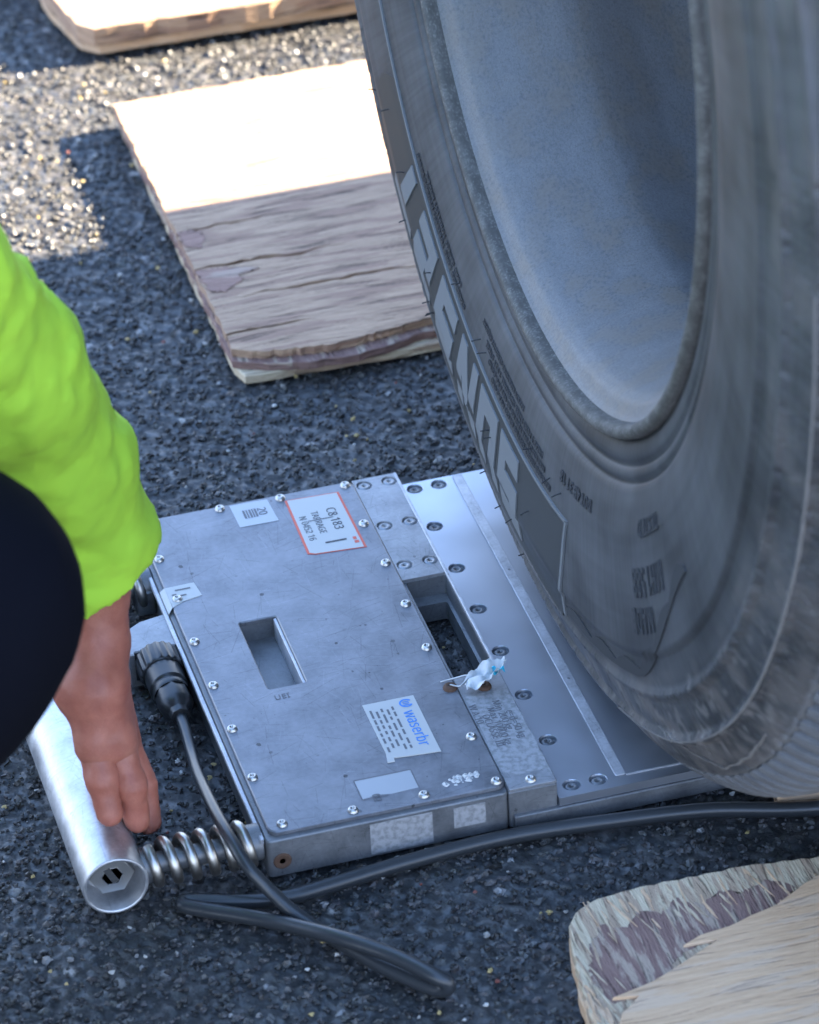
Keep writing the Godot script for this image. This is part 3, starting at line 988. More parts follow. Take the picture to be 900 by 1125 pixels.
func build_cable() -> void:
	var t := thing("cable", "thin black cable plugged into the scale, doubled back and trailing along its front edge", "cable")
	var mb := MB.new()
	var pts := [Vector3(-0.2366, 0.0196, -0.0060), Vector3(-0.2370, 0.0190, 0.0100), Vector3(-0.2392, 0.0195, 0.0358), Vector3(-0.2420, 0.0255, 0.0665), Vector3(-0.2436, 0.0355, 0.1130), Vector3(-0.2428, 0.0400, 0.1483), Vector3(-0.2381, 0.0345, 0.1710), Vector3(-0.2275, 0.0215, 0.1830), Vector3(-0.2140, 0.0105, 0.1990), Vector3(-0.1991, 0.0058, 0.2183), Vector3(-0.1805, 0.0054, 0.2486), Vector3(-0.1612, 0.0060, 0.2750), Vector3(-0.1535, 0.0085, 0.2835), Vector3(-0.1525, 0.0140, 0.2850), Vector3(-0.1590, 0.0172, 0.2800), Vector3(-0.1766, 0.0178, 0.2555), Vector3(-0.2017, 0.0178, 0.2300), Vector3(-0.2310, 0.0100, 0.1945), Vector3(-0.2640, 0.0068, 0.1680), Vector3(-0.2740, 0.0062, 0.1600), Vector3(-0.2745, 0.0060, 0.1560), Vector3(-0.2690, 0.0058, 0.1560), Vector3(-0.2500, 0.0055, 0.1630)]
	# the run passes below the first one at the scale's corner
	pts += [Vector3(-0.2298, 0.0055, 0.1690), Vector3(-0.2120, 0.0055, 0.1705), Vector3(-0.1965, 0.0056, 0.1690), Vector3(-0.1393, 0.0056, 0.1615), Vector3(-0.0768, 0.0056, 0.1580), Vector3(-0.0114, 0.0056, 0.1640), Vector3(0.0425, 0.0056, 0.1725), Vector3(0.1042, 0.0056, 0.1915), Vector3(0.20, 0.0056, 0.205), Vector3(0.36, 0.0056, 0.19), Vector3(0.60, 0.0056, 0.21)]
	var path := catmull(pts, 9)
	var rad := []
	for k in path.size(): rad.append(lerpf(0.0035, 0.0047, clampf((k - 30) / 60.0, 0, 1)))
	tube(mb, path, rad, 14)
	put(mb, "sheath", M.cable, t)
	# round plug: knurled ring, barrel, clamp
	var o := Vector3(-0.2366, 0.0198, -0.0676)
	mb = MB.new()
	var P := PackedVector3Array()
	var prof := [Vector2(0.0, 0.0), Vector2(0.0128, 0.0), Vector2(0.0143, 0.0012), Vector2(0.0143, 0.0100), Vector2(0.0143, 0.0170), Vector2(0.0130, 0.0180), Vector2(0.0125, 0.0184)]
	for j in prof.size():
		for i in 72:
			var a := TAU * i / 72.0
			var r: float = prof[j].x - (0.0008 if (i % 4) < 2 and j > 1 and j < 5 else 0.0)
			P.append(o + Vector3(cos(a) * r, sin(a) * r, prof[j].y))
	mb.grid(P, 72, prof.size(), true, false, 1.0)
	var ring := put(mb, "plug", M.plastic, t)
	mb = MB.new()
	lathe(mb, hard([Vector2(0.0122, 0.0180), Vector2(0.0122, 0.0330), Vector2(0.0114, 0.0340), Vector2(0.0108, 0.0345), Vector2(0.0108, 0.0362), Vector2(0.0114, 0.0368), Vector2(0.0114, 0.0400), Vector2(0.0108, 0.0410), Vector2(0.0112, 0.0415)]), o, Vector3.BACK, 32, -1.0)
	put(mb, "barrel", M.plastic, ring)
	mb = MB.new()
	lathe(mb, hard([Vector2(0.0112, 0.0412), Vector2(0.0112, 0.0520), Vector2(0.0095, 0.0560), Vector2(0.0066, 0.0590), Vector2(0.0062, 0.0640), Vector2(0.0, 0.0642)]), o, Vector3.BACK, 8, -1.0)
	put(mb, "clamp_nut", M.plastic, ring)
	mb = MB.new()
	block(mb, -0.2505, -0.0702, -0.2235, -0.0676, 0.001, 0.0060, 0.0272, 0.0004)
	put(mb, "flange", M.plastic, ring)

# ------------------------------------------------------------------ plywood
func board(called: String, label: String) -> Node3D:
	return thing(called, label, "plywood board", "plywood boards laid on the asphalt")

func poly_of(corners: Array, step: float, amp: float) -> PackedVector2Array:
	var o := PackedVector2Array()
	for k in corners.size():
		o.append_array(rag(corners[k], corners[(k + 1) % corners.size()], step, amp))
	return o

func build_boards() -> void:
	# half sunlit board behind the scale
	var t := board("plywood_board", "weathered grey plywood board with frayed near end, half in sun and half in shade")
	var mb := MB.new()
	slab(mb, poly_of([Vector2(-0.1030, -0.4060), Vector2(-0.0990, -0.3920), Vector2(0.0, -0.3885), Vector2(0.12, -0.3870), Vector2(0.32, -0.3850), Vector2(0.33, -0.7840), Vector2(-0.1000, -0.7850)], 0.012, 0.0010), 0.0005, 0.0070, 2.2, 0.0008)
	put(mb, "bottom_ply", M.pale_wood, t)
	mb = MB.new()
	slab(mb, poly_of([Vector2(-0.1045, -0.4050), Vector2(-0.0880, -0.3960), Vector2(-0.0560, -0.3850), Vector2(-0.0200, -0.3830), Vector2(0.0120, -0.3900), Vector2(0.0300, -0.3960), Vector2(0.325, -0.3910), Vector2(0.33, -0.7835), Vector2(-0.1015, -0.7845)], 0.006, 0.0013), 0.0072, 0.0130, 2.2, 0.0006, true)
	put(mb, "middle_ply", M.plum_wood, t)
	# top veneer, cracked along the grain: neighbouring strips touch except where a crack opens
	var zs := [-0.7840, -0.5790, -0.5215, -0.4760, -0.4315, -0.3985]
	var cracks := [[], [-0.13, -0.028, 0.0034], [-0.13, 0.012, 0.0042], [-0.088, 0.070, 0.0032], [-0.13, -0.040, 0.0036], []]
	var cn := noise(FastNoiseLite.TYPE_SIMPLEX, 18.0, 131, 3)
	var line := func(k: int, x: float, sgn: float) -> Vector2:
		var z: float = zs[k] + 0.0035 * cn.get_noise_2d(x, k * 3.7)
		var cr: Array = cracks[k]
		if cr.size() and x > cr[0] and x < cr[1]: z += sgn * cr[2] * 0.5 * sin(PI * (x - cr[0]) / (cr[1] - cr[0])) * (1.0 + 0.8 * cn.get_noise_2d(x * 7.0, k * 5.0 + sgn))
		return Vector2(x, z)
	for k in 5:
		mb = MB.new()
		var right := 0.325
		var left := -0.1022
		var poly := PackedVector2Array()
		for q in 73: poly.append(line.call(k, lerpf(left, right, q / 72.0), 1.0))
		if k == 4:
			poly.append_array(PackedVector2Array([Vector2(right, -0.4010), Vector2(0.032, -0.4035)]))
			poly.append_array(rag(Vector2(0.032, -0.4035), Vector2(0.012, -0.3990), 0.003, 0.0012))
			poly.append_array(rag(Vector2(0.012, -0.3990), Vector2(-0.040, -0.3925), 0.003, 0.0012))
			poly.append_array(rag(Vector2(-0.040, -0.3925), Vector2(-0.094, -0.4020), 0.003, 0.0012))
			poly.append(Vector2(-0.1035, -0.4100))
		else:
			for q in 73: poly.append(line.call(k + 1, lerpf(right, left, q / 72.0), -1.0))
		var tail := rag(poly[-1], poly[0], 0.007, 0.0009)
		for q in range(1, tail.size()): poly.append(tail[q])
		slab(mb, poly, 0.0132, 0.0192, 2.2, 0.00008)
		put(mb, "veneer_strip", M.grey_wood, t)
	mb = MB.new()
	slab(mb, poly_of([Vector2(-0.1015, -0.5780), Vector2(-0.089, -0.5770), Vector2(-0.084, -0.5660), Vector2(-0.0905, -0.5500), Vector2(-0.1010, -0.5560)], 0.002, 0.0013), 0.0186, 0.0197, 2.0, 0.0002)
	put(mb, "stained_patch", M.red_wood, t)
	mb = MB.new()
	slab(mb, poly_of([Vector2(-0.1020, -0.5210), Vector2(-0.082, -0.5190), Vector2(-0.058, -0.5090), Vector2(-0.074, -0.5050), Vector2(-0.072, -0.4980), Vector2(-0.088, -0.4850), Vector2(-0.0985, -0.4880)], 0.002, 0.0014), 0.0186, 0.0198, 2.0, 0.0002)
	put(mb, "stained_patch", M.red_wood, t)

	# sunlit board farther back
	t = board("plywood_board", "thick pale plywood board lying wholly in the sun beyond the half shaded one")
	mb = MB.new()
	slab(mb, poly_of([Vector2(-0.0880, -0.8960), Vector2(0.118, -0.8925), Vector2(0.35, -0.8900), Vector2(0.36, -1.40), Vector2(-0.130, -1.40), Vector2(-0.1120, -0.9680), Vector2(-0.1000, -0.9080)], 0.010, 0.0010), 0.0030, 0.0110, 2.2)
	put(mb, "bottom_ply", M.brown_wood, t)
	mb = MB.new()
	slab(mb, poly_of([Vector2(-0.0920, -0.8930), Vector2(0.118, -0.8890), Vector2(0.35, -0.8870), Vector2(0.36, -1.40), Vector2(-0.132, -1.40), Vector2(-0.1140, -0.9680), Vector2(-0.1030, -0.9060)], 0.010, 0.0014), 0.0114, 0.0270, 2.2)
	put(mb, "top_ply", M.grey_wood, t)

	# board in front of the scale, its veneer torn off along two edges
	t = board("plywood_board", "brown plywood board with torn veneer and purple stained corner, in front of the scale")
	mb = MB.new()
	slab(mb, poly_of([Vector2(-0.0740, 0.2640), Vector2(-0.0670, 0.2525), Vector2(-0.0500, 0.2445), Vector2(-0.0250, 0.2415), Vector2(0.0400, 0.2425), Vector2(0.0850, 0.2480), Vector2(0.36, 0.2560), Vector2(0.37, 0.75), Vector2(-0.12, 0.75), Vector2(-0.0890, 0.3520), Vector2(-0.0790, 0.2850)], 0.008, 0.0009), 0.0005, 0.0095, 2.2)
	put(mb, "bottom_ply", M.brown_wood, t)
	mb = MB.new()
	slab(mb, poly_of([Vector2(-0.0732, 0.2618), Vector2(-0.0661, 0.2515), Vector2(-0.0509, 0.2432), Vector2(-0.0253, 0.2405), Vector2(0.0406, 0.2418), Vector2(0.0832, 0.2475), Vector2(0.36, 0.2550), Vector2(0.37, 0.75), Vector2(-0.12, 0.75), Vector2(-0.0869, 0.3500), Vector2(-0.0779, 0.2818)], 0.005, 0.0010), 0.0097, 0.0165, 3.2, 0.0008, true)
	put(mb, "torn_ply", M.pale_wood, t)
	mb = MB.new()
	slab(mb, poly_of([Vector2(-0.0680, 0.2840), Vector2(-0.0560, 0.2670), Vector2(-0.0420, 0.2740), Vector2(-0.0330, 0.2620), Vector2(-0.0200, 0.2690), Vector2(-0.0090, 0.2570), Vector2(0.0040, 0.2680), Vector2(0.0180, 0.2590), Vector2(0.0300, 0.2660), Vector2(0.0460, 0.2580), Vector2(0.0600, 0.2700), Vector2(0.0440, 0.2860), Vector2(0.0110, 0.2960), Vector2(-0.0200, 0.3060), Vector2(-0.0400, 0.3280), Vector2(-0.0700, 0.3360), Vector2(-0.0760, 0.3120)], 0.0026, 0.0018), 0.0162, 0.01665, 3.2, 0.0001, true)
	put(mb, "stained_patch", M.plum_wood, t)
	mb = MB.new()
	var vp := PackedVector2Array()
	var vc := [Vector2(0.36, 0.2580), Vector2(0.0900, 0.2600), Vector2(0.0650, 0.2713), Vector2(0.0438, 0.2842), Vector2(0.0113, 0.2940), Vector2(-0.0060, 0.2960), Vector2(-0.0180, 0.3020), Vector2(0.0020, 0.3035), Vector2(-0.0094, 0.3086), Vector2(-0.0386, 0.3236), Vector2(-0.0440, 0.3260), Vector2(-0.0703, 0.3330), Vector2(-0.0560, 0.3360), Vector2(-0.0690, 0.3468), Vector2(-0.0773, 0.3640), Vector2(-0.105, 0.75), Vector2(0.37, 0.75)]
	for k in vc.size():
		vp.append_array(rag(vc[k], vc[(k + 1) % vc.size()], 0.008, 0.0006 if k < 14 else 0.0))
	slab(mb, vp, 0.0167, 0.0188, 2.2, 0.0005)
	put(mb, "veneer", M.brown_wood, t)
	# pale torn fibres left on the exposed ply
	for k in 70:
		var f := rng.randf()
		var x: float
		var z: float
		if k < 48:
			x = lerpf(-0.060, 0.088, f)
			z = 0.2425 + 0.005 * maxf(x, 0.0) / 0.08 + pow(rng.randf(), 2.2) * 0.034
		else:
			x = lerpf(-0.073, -0.089, f) + pow(rng.randf(), 2.0) * 0.022
			z = lerpf(0.262, 0.352, f)
		var len := rng.randf_range(0.008, 0.030)
		var w := rng.randf_range(0.0003, 0.0013)
		var lean := rng.randf_range(-0.12, 0.30) * len
		mb = MB.new()
		slab(mb, PackedVector2Array([Vector2(x - w * 0.5, z), Vector2(x + w * 0.6, z + 0.0005), Vector2(x + w + lean * 0.5, z + len * 0.5), Vector2(x + 0.1 * w + lean, z + len), Vector2(x - w * 0.9 + lean * 0.6, z + len * 0.6)]), 0.0160, 0.0168 + rng.randf() * 0.0005, 3.0, 0.0001, true)
		put(mb, "torn_fibre", M.pale_wood if rng.randf() < 0.5 else M.brown_wood, t)

	# narrow batten by the tyre
	t = thing("wooden_batten", "narrow brown wooden batten lying under the front of the tyre tread", "batten")
	mb = MB.new()
	slab(mb, poly_of([Vector2(0.086, 0.1515), Vector2(0.50, 0.1535), Vector2(0.50, 0.181), Vector2(0.082, 0.180)], 0.01, 0.0008), 0.0004, 0.0115, 2.2)
	put(mb, "timber", M.brown_wood, t)

# ------------------------------------------------------------------ truck wheel
var prof := [Vector2(0.294, 0.010), Vector2(0.300, 0.0035), Vector2(0.306, 0.0010), Vector2(0.311, 0.0010), Vector2(0.3135, 0.0030), Vector2(0.316, 0.0), Vector2(0.3205, -0.0008), Vector2(0.323, 0.0015), Vector2(0.3255, -0.0022), Vector2(0.335, -0.0052), Vector2(0.350, -0.0085), Vector2(0.365, -0.0102), Vector2(0.380, -0.0118), Vector2(0.400, -0.0130), Vector2(0.4180, -0.0140), Vector2(0.4200, -0.0118), Vector2(0.4240, -0.0116), Vector2(0.4390, -0.0094), Vector2(0.4415, -0.0110), Vector2(0.4440, -0.0108), Vector2(0.4460, -0.0080), Vector2(0.458, -0.0048), Vector2(0.4665, -0.0020), Vector2(0.4685, -0.0038), Vector2(0.4710, -0.0034), Vector2(0.4730, 0.0), Vector2(0.482, 0.0050), Vector2(0.490, 0.0105), Vector2(0.500, 0.0205), Vector2(0.5065, 0.0300), Vector2(0.5098, 0.0370), Vector2(0.5110, 0.0460), Vector2(0.5118, 0.0620), Vector2(0.5120, 0.0800), Vector2(0.500, 0.0815), Vector2(0.500, 0.0905), Vector2(0.5125, 0.0920), Vector2(0.513, 0.1340), Vector2(0.501, 0.1355), Vector2(0.501, 0.1445), Vector2(0.513, 0.1460), Vector2(0.5125, 0.188), Vector2(0.500, 0.1895), Vector2(0.500, 0.1985), Vector2(0.512, 0.200), Vector2(0.511, 0.234), Vector2(0.5065, 0.250), Vector2(0.490, 0.2695), Vector2(0.455, 0.288), Vector2(0.410, 0.2935), Vector2(0.350, 0.289), Vector2(0.315, 0.280), Vector2(0.296, 0.270)]

func tyre_x(r: float) -> float:
	for k in prof.size() - 1:
		if r >= prof[k].x and r <= prof[k + 1].x:
			return lerpf(prof[k].y, prof[k + 1].y, (r - prof[k].x) / maxf(prof[k + 1].x - prof[k].x, 1e-6))
	return 0.0

func on_tyre(r: float, th: float, off: float) -> Vector3:   # th: angle from the lowest point, positive towards the viewer
	return AXLE + Vector3(tyre_x(r) - off, -r * cos(th), r * sin(th))

# patch of sidewall with thickness: corners given as (radius, angle) fields through a callable of (u, v)
func side_patch(mb: MB, f: Callable, nu: int, nv: int, off: float, rim: float) -> void:
	var P := PackedVector3Array()
	for j in nv + 1:
		for i in nu + 1:
			var q: Vector2 = f.call(float(i) / nu, float(j) / nv)
			P.append(on_tyre(q.x, q.y, off))
	var n := (P[1] - P[0]).cross(P[nu + 1] - P[0])
	mb.grid(P, nu + 1, nv + 1, false, false, 1.0 if n.x < 0 else -1.0)
	var edge := []
	for i in nu: edge.append([i, 0, i + 1, 0])
	for j in nv: edge.append([nu, j, nu, j + 1])
	for i in nu: edge.append([nu - i, nv, nu - i - 1, nv])
	for j in nv: edge.append([0, nv - j, 0, nv - j - 1])
	var mid: Vector2 = f.call(0.5, 0.5)
	var cen := on_tyre(mid.x, mid.y, off)
	for e in edge:
		var a := P[e[1] * (nu + 1) + e[0]]
		var b := P[e[3] * (nu + 1) + e[2]]
		var d := Vector3(rim, 0, 0)
		mb.quad(a, b, b + d, a + d, (a + b) * 0.5 - cen)

func letter(ch: String) -> Array:
	match ch:
		"S": return [[[0, 0], [1, 0], [1, .25], [0, .25]], [[.66, .25], [1, .25], [1, .38], [.66, .38]], [[0, .38], [1, .38], [1, .62], [0, .62]], [[0, .62], [.34, .62], [.34, .75], [0, .75]], [[0, .75], [1, .75], [1, 1], [0, 1]]]
		"U": return [[[0, 0], [1, 0], [1, .26], [0, .26]], [[0, .26], [.33, .26], [.33, 1], [0, 1]], [[.67, .26], [1, .26], [1, 1], [.67, 1]]]
		"N": return [[[0, 0], [.3, 0], [.3, 1], [0, 1]], [[.7, 0], [1, 0], [1, 1], [.7, 1]], [[.3, .55], [.7, .0], [.7, .45], [.3, 1.0]]]
		"E": return [[[0, 0], [.3, 0], [.3, 1], [0, 1]], [[.3, 0], [1, 0], [1, .25], [.3, .25]], [[.3, .375], [.95, .375], [.95, .625], [.3, .625]], [[.3, .75], [1, .75], [1, 1], [.3, 1]]]
		"T": return [[[0, .73], [1, .73], [1, 1], [0, 1]], [[.33, 0], [.67, 0], [.67, .73], [.33, .73]]]
	return []

func ring_text(parent: Node, s: String, r0: float, hgt: float, th_start: float, spread: float, m: Material, called: String) -> void:
	var t := TextMesh.new()
	var f := SystemFont.new()
	f.font_names = PackedStringArray(["Droid Sans"])
	f.font_weight = 700
	t.font = f
	t.font_size = 48
	t.pixel_size = hgt / 36.0
	t.depth = 0.0004
	t.text = s
	t.horizontal_alignment = HORIZONTAL_ALIGNMENT_LEFT
	t.vertical_alignment = VERTICAL_ALIGNMENT_BOTTOM
	var mb := MB.new()
	for sf in t.get_surface_count():
		var a := t.surface_get_arrays(sf)
		var vv: PackedVector3Array = a[Mesh.ARRAY_VERTEX]
		var ii: PackedInt32Array = a[Mesh.ARRAY_INDEX]
		for k in range(0, ii.size(), 3):
			var q := []
			for e in 3:
				var v := vv[ii[k + e]]
				q.append(on_tyre(r0 + v.y, th_start - v.x * spread / r0, 0.0007 + v.z))
			mb.tri(q[0], q[1], q[2], Vector3.LEFT)
	put(mb, called, m, parent)

func build_truck() -> void:
	var t := thing("truck", "truck with a large dusty black tyre and deep grey wheel, standing on the scale", "truck")
	# rim: painted dish; lip; bead seat
	var mb := MB.new()
	var dish := [Vector2(0.2897, 0.0065), Vector2(0.2870, 0.0095), Vector2(0.2800, 0.014), Vector2(0.2755, 0.022), Vector2(0.2690, 0.042), Vector2(0.2640, 0.062), Vector2(0.2612, 0.076), Vector2(0.2604, 0.086), Vector2(0.2620, 0.096), Vector2(0.2665, 0.110), Vector2(0.2720, 0.126), Vector2(0.2765, 0.148), Vector2(0.2780, 0.185), Vector2(0.2740, 0.222), Vector2(0.2560, 0.244), Vector2(0.2200, 0.250), Vector2(0.1850, 0.250), Vector2(0.1500, 0.246), Vector2(0.1300, 0.236), Vector2(0.1250, 0.222), Vector2(0.115, 0.212), Vector2(0.0, 0.210)]
	var fine := []
	for k in dish.size() - 1:
		for q in 3: fine.append(dish[k].lerp(dish[k + 1], q / 3.0))
	fine.append(dish[-1])
	lathe(mb, fine, AXLE, Vector3.RIGHT, 160, 1.0)
	var w := put(mb, "wheel", M.wheel_paint, t)
	mb = MB.new()
	lathe(mb, [Vector2(0.2895, 0.0085), Vector2(0.2898, 0.0020), Vector2(0.2912, -0.0014), Vector2(0.2938, -0.0026), Vector2(0.2968, -0.0020), Vector2(0.2988, 0.0008), Vector2(0.2992, 0.0060), Vector2(0.294, 0.0100)], AXLE, Vector3.RIGHT, 200, -1.0)
	put(mb, "rim_lip", M.dirty_lip, w)
	for k in 10:
		var a := TAU * (k + 0.3) / 10.0
		mb = MB.new()
		lathe(mb, hard([Vector2(0.0165, 0.0), Vector2(0.0165, 0.014), Vector2(0.011, 0.018), Vector2(0.011, 0.030), Vector2(0.0, 0.031)]), AXLE + Vector3(0.249, cos(a) * 0.1675, sin(a) * 0.1675), Vector3.LEFT, 6, -1.0)
		put(mb, "wheel_nut", M.dark_steel, w)

	# tyre: finely divided where it is seen
	var rows := []
	for k in prof.size() - 1:
		var d: float = prof[k].distance_to(prof[k + 1])
		var n := maxi(int(ceil(d / 0.0035)), 1)
		if prof[k].y > 0.1: n = 1
		for q in n: rows.append(prof[k].lerp(prof[k + 1], float(q) / n))
	rows.append(prof[-1])
	var ths := []
	var d := -180.0
	while d < 180.0:
		ths.append(deg_to_rad(d))
		d += 0.15 if d > -66.0 and d < 100.0 else 0.75
	var nf := noise(FastNoiseLite.TYPE_SIMPLEX, 1.0, 91, 3)
	var ng := noise(FastNoiseLite.TYPE_SIMPLEX, 1.0, 92, 4)
	var P := PackedVector3Array()
	var cs := PackedColorArray()
	var nu := ths.size()
	for q in rows:
		var seen: bool = q.y < 0.1
		for th in ths:
			var r: float = q.x
			var x: float = q.y
			# the carcass lies lower where the shoulder lugs stand on it
			var under := smoothstep(0.0135, 0.0175, x) * smoothstep(0.074, 0.068, x) if r > 0.485 else 0.0
			r -= under * 0.0075
			x += under * 0.0055 * smoothstep(0.05, 0.03, x)
			# nicks and scrapes of the lower shoulder
			var s: float = th * 0.5
			if seen and q.x > 0.44:
				r -= 0.0016 * smoothstep(0.25, 0.5, ng.get_noise_2d(s * 60.0, q.x * 90.0))
			var p := AXLE + Vector3(x, -r * cos(th), r * sin(th))
			p.y = maxf(p.y, 0.0187)
			P.append(p)
			var dust := 0.5 + 0.5 * ng.get_noise_3d(s * 7.0, q.x * 14.0, 1.0)
			var streak := nf.get_noise_2d(s * 150.0, q.x * 9.0)
			var ringn := nf.get_noise_2d(s * 2.0 + 30.0, q.x * 170.0)
			dust = smoothstep(0.15, 0.85, dust)
			var v := 0.031 + 0.036 * dust + 0.012 * streak + 0.010 * ringn
			var c := Color(v * 0.98, v, v * 1.03)
			if seen and q.x > 0.43 and x < 0.05:
				# dried mud and abrasion on the shoulder, densest where the tyre last ran through it
				var here := exp(-pow((rad_to_deg(th) - 38.0) / 26.0, 2.0)) * smoothstep(0.432, 0.452, q.x + 0.012 * nf.get_noise_2d(s * 40.0, q.x * 60.0)) * smoothstep(0.498, 0.486, q.x)
				var mud := smoothstep(-0.25, 0.55, ng.get_noise_2d(s * 13.0 + 4.0, q.x * 22.0) + 0.22 * nf.get_noise_2d(s * 110.0, q.x * 150.0))
				c = c.lerp(Color(0.135, 0.120, 0.110), mud * (0.30 + 0.45 * here))
				var scar := smoothstep(0.040, 0.012, absf(nf.get_noise_2d(s * 12.0 + 50.0, q.x * 19.0)))
				c = c.lerp(Color(0.25, 0.235, 0.22), scar * 0.55 * here)
				var clod := smoothstep(0.42, 0.55, nf.get_noise_2d(s * 26.0 + 9.0, q.x * 40.0))
				c = c.lerp(Color(0.27, 0.25, 0.23), clod * 0.35 * here)
			if q.x > 0.492 and x > 0.012 and x < 0.08: c = c.lerp(Color(0.15, 0.155, 0.16), 0.35 + 0.4 * dust)
			cs.append(c)
	mb = MB.new()
	mb.grid(P, nu, rows.size(), true, false, -1.0, PackedVector2Array(), cs)
	put(mb, "tyre", M.rubber, w)

	# shoulder lugs with narrow slots between them
	var ridge := [Vector2(0.4935, 0.0135), Vector2(0.4965, 0.0165), Vector2(0.5000, 0.0205), Vector2(0.5035, 0.0250), Vector2(0.5065, 0.0300), Vector2(0.5090, 0.0350), Vector2(0.5106, 0.0410), Vector2(0.5114, 0.0500), Vector2(0.5118, 0.0700)]
	var lug := MB.new()
	var lug_half := deg_to_rad(0.66)
	var top := []
	var low := []
	for k in ridge.size():
		var tg: Vector2 = (ridge[mini(k + 1, ridge.size() - 1)] - ridge[maxi(k - 1, 0)]).normalized()
		var nn := Vector2(tg.y, -tg.x)   # outwards: larger radius, smaller x
		var deep: float = 0.0035 if k == 0 else 0.0110
		var rt := []
		var rl := []
		# the slot opens in a round end at the sidewall
		var hw := lug_half * (0.90 if k == 0 else 1.0 if k > 1 else 0.97)
		for q in 5:
			var a := lerpf(-hw, hw, q / 4.0)
			var edge := 0.0006 if q == 0 or q == 4 else 0.0
			var t2: Vector2 = ridge[k] - nn * edge
			var l2: Vector2 = ridge[k] - nn * deep
			rt.append(Vector3(t2.y, -t2.x * cos(a), t2.x * sin(a)))
			rl.append(Vector3(l2.y, -l2.x * cos(a), l2.x * sin(a)))
		top.append(rt)
		low.append(rl)
	var LP := PackedVector3Array()
	for row in top:
		for p in row: LP.append(p)
	lug.grid(LP, 5, ridge.size(), false, false, -1.0)
	for k in ridge.size() - 1:
		for e in [0, 4]:
			lug.quad(top[k][e], top[k + 1][e], low[k + 1][e], low[k][e], Vector3(0, 0, -1 if e == 0 else 1))
	for q in 4:
		lug.quad(top[0][q], top[0][q + 1], low[0][q + 1], low[0][q], Vector3(-1, 0.2, 0))
	var lug_mesh := lug.build()
	for k in range(-28, 46):
		var deg := 2.25 * k + 0.7
		if absf(deg) < 9.0: continue
		var o := put(lug_mesh, "tread_lug", M.lug, w, AXLE)
		o.rotation.x = -deg_to_rad(deg)

	# dark lettered panel on the sidewall
	mb = MB.new()
	side_patch(mb, func(u: float, v: float) -> Vector2:
		var r := lerpf(0.3705, 0.4405, v)
		var lo := deg_to_rad(lerpf(10.6, 7.6, v))
		var hi := deg_to_rad(-50.5 + 2.2 * pow(absf(v - 0.35), 1.5) * 3.0)
		return Vector2(r, lerpf(lo, hi, u)), 110, 14, 0.0005, 0.002)
	put(mb, "letter_panel", M.clean_rubber, w)
	mb = MB.new()
	side_patch(mb, func(u: float, v: float) -> Vector2: return Vector2(lerpf(0.3672, 0.3692, v), deg_to_rad(lerpf(11.4, -66.0, u))), 140, 1, 0.0012, 0.002)
	side_patch(mb, func(u: float, v: float) -> Vector2: return Vector2(lerpf(0.3672, 0.4380, v), deg_to_rad(lerpf(11.4, 10.9, u) - 3.0 * v)), 1, 14, 0.0012, 0.002)
	put(mb, "panel_ridge", M.letter_rubber, w)
	var at := [-3.2, -9.6, -16.0, -23.0, -30.2, -36.6]
	for k in 6:
		mb = MB.new()
		var lw := 5.3 if k != 5 else 5.6
		for q in letter("SUNSET"[k]):
			side_patch(mb, func(u: float, v: float) -> Vector2:
				var a := Vector2(q[0][0], q[0][1]).lerp(Vector2(q[1][0], q[1][1]), u)
				var b := Vector2(q[3][0], q[3][1]).lerp(Vector2(q[2][0], q[2][1]), u)
				var g := a.lerp(b, v)
				return Vector2(lerpf(0.3760, 0.4360, g.y), deg_to_rad(at[k] - lw * g.x)), 6, 4, 0.0014, 0.0012)
		put(mb, "letter", M.letter_rubber, w)
	# dirty ribs and creases of the shoulder
	for q in [[0.4702, 0.4702, 18.0, 92.0, 0.0006], [0.4640, 0.4880, 28.0, 38.0, 0.0006], [0.4660, 0.4730, 29.0, 36.0, 0.0005], [0.4880, 0.4850, 37.0, 50.0, 0.0006]]:
		mb = MB.new()
		var seed_at := rng.randf() * 100.0
		side_patch(mb, func(u: float, v: float) -> Vector2:
			var wv: float = 0.0009 * nf.get_noise_1d(seed_at + u * 3.0)
			var half: float = q[4] * (0.35 + 0.65 * sin(PI * clampf(u, 0.02, 0.98))) * (1.0 + 0.7 * nf.get_noise_1d(seed_at + 50.0 + u * 25.0))
			return Vector2(lerpf(q[0], q[1], u) + wv + (v - 0.5) * 2.0 * half, deg_to_rad(lerpf(q[2], q[3], u))), 60, 2, 0.0010, 0.0012)
		put(mb, "shoulder_rib", M.caked, w)
	# small raised type along the bead and below it
	ring_text(w, "MAX LOAD SINGLE 3550 KG AT 850 KPA COLD", 0.3575, 0.0042, deg_to_rad(6.0), 1.0, M.mark_rubber, "small_type")
	ring_text(w, "MAX LOAD DUAL 3250 KG AT 850 KPA COLD", 0.3510, 0.0042, deg_to_rad(4.0), 1.0, M.mark_rubber, "small_type")
	ring_text(w, "TREAD 5 PLIES STEEL SIDEWALL 1 PLY STEEL", 0.3445, 0.0042, deg_to_rad(3.0), 1.0, M.mark_rubber, "small_type")
	ring_text(w, "STANDARD LOAD TUBELESS REGROOVABLE", 0.3575, 0.0042, deg_to_rad(-22.5), 1.0, M.mark_rubber, "small_type")
	ring_text(w, "LOAD RANGE TUBELESS RADIAL", 0.3510, 0.0042, deg_to_rad(-24.5), 1.0, M.mark_rubber, "small_type")
	ring_text(w, "SAFETY WARNING SERIOUS INJURY", 0.3380, 0.0038, deg_to_rad(-4.0), 1.0, M.mark_rubber, "small_type")
	ring_text(w, "DOT 4B 31 18", 0.3380, 0.0075, deg_to_rad(19.0), 1.0, M.mark_rubber, "small_type")
	ring_text(w, "TESTED", 0.3400, 0.0100, deg_to_rad(43.0), 1.0, M.mark_rubber, "small_type")
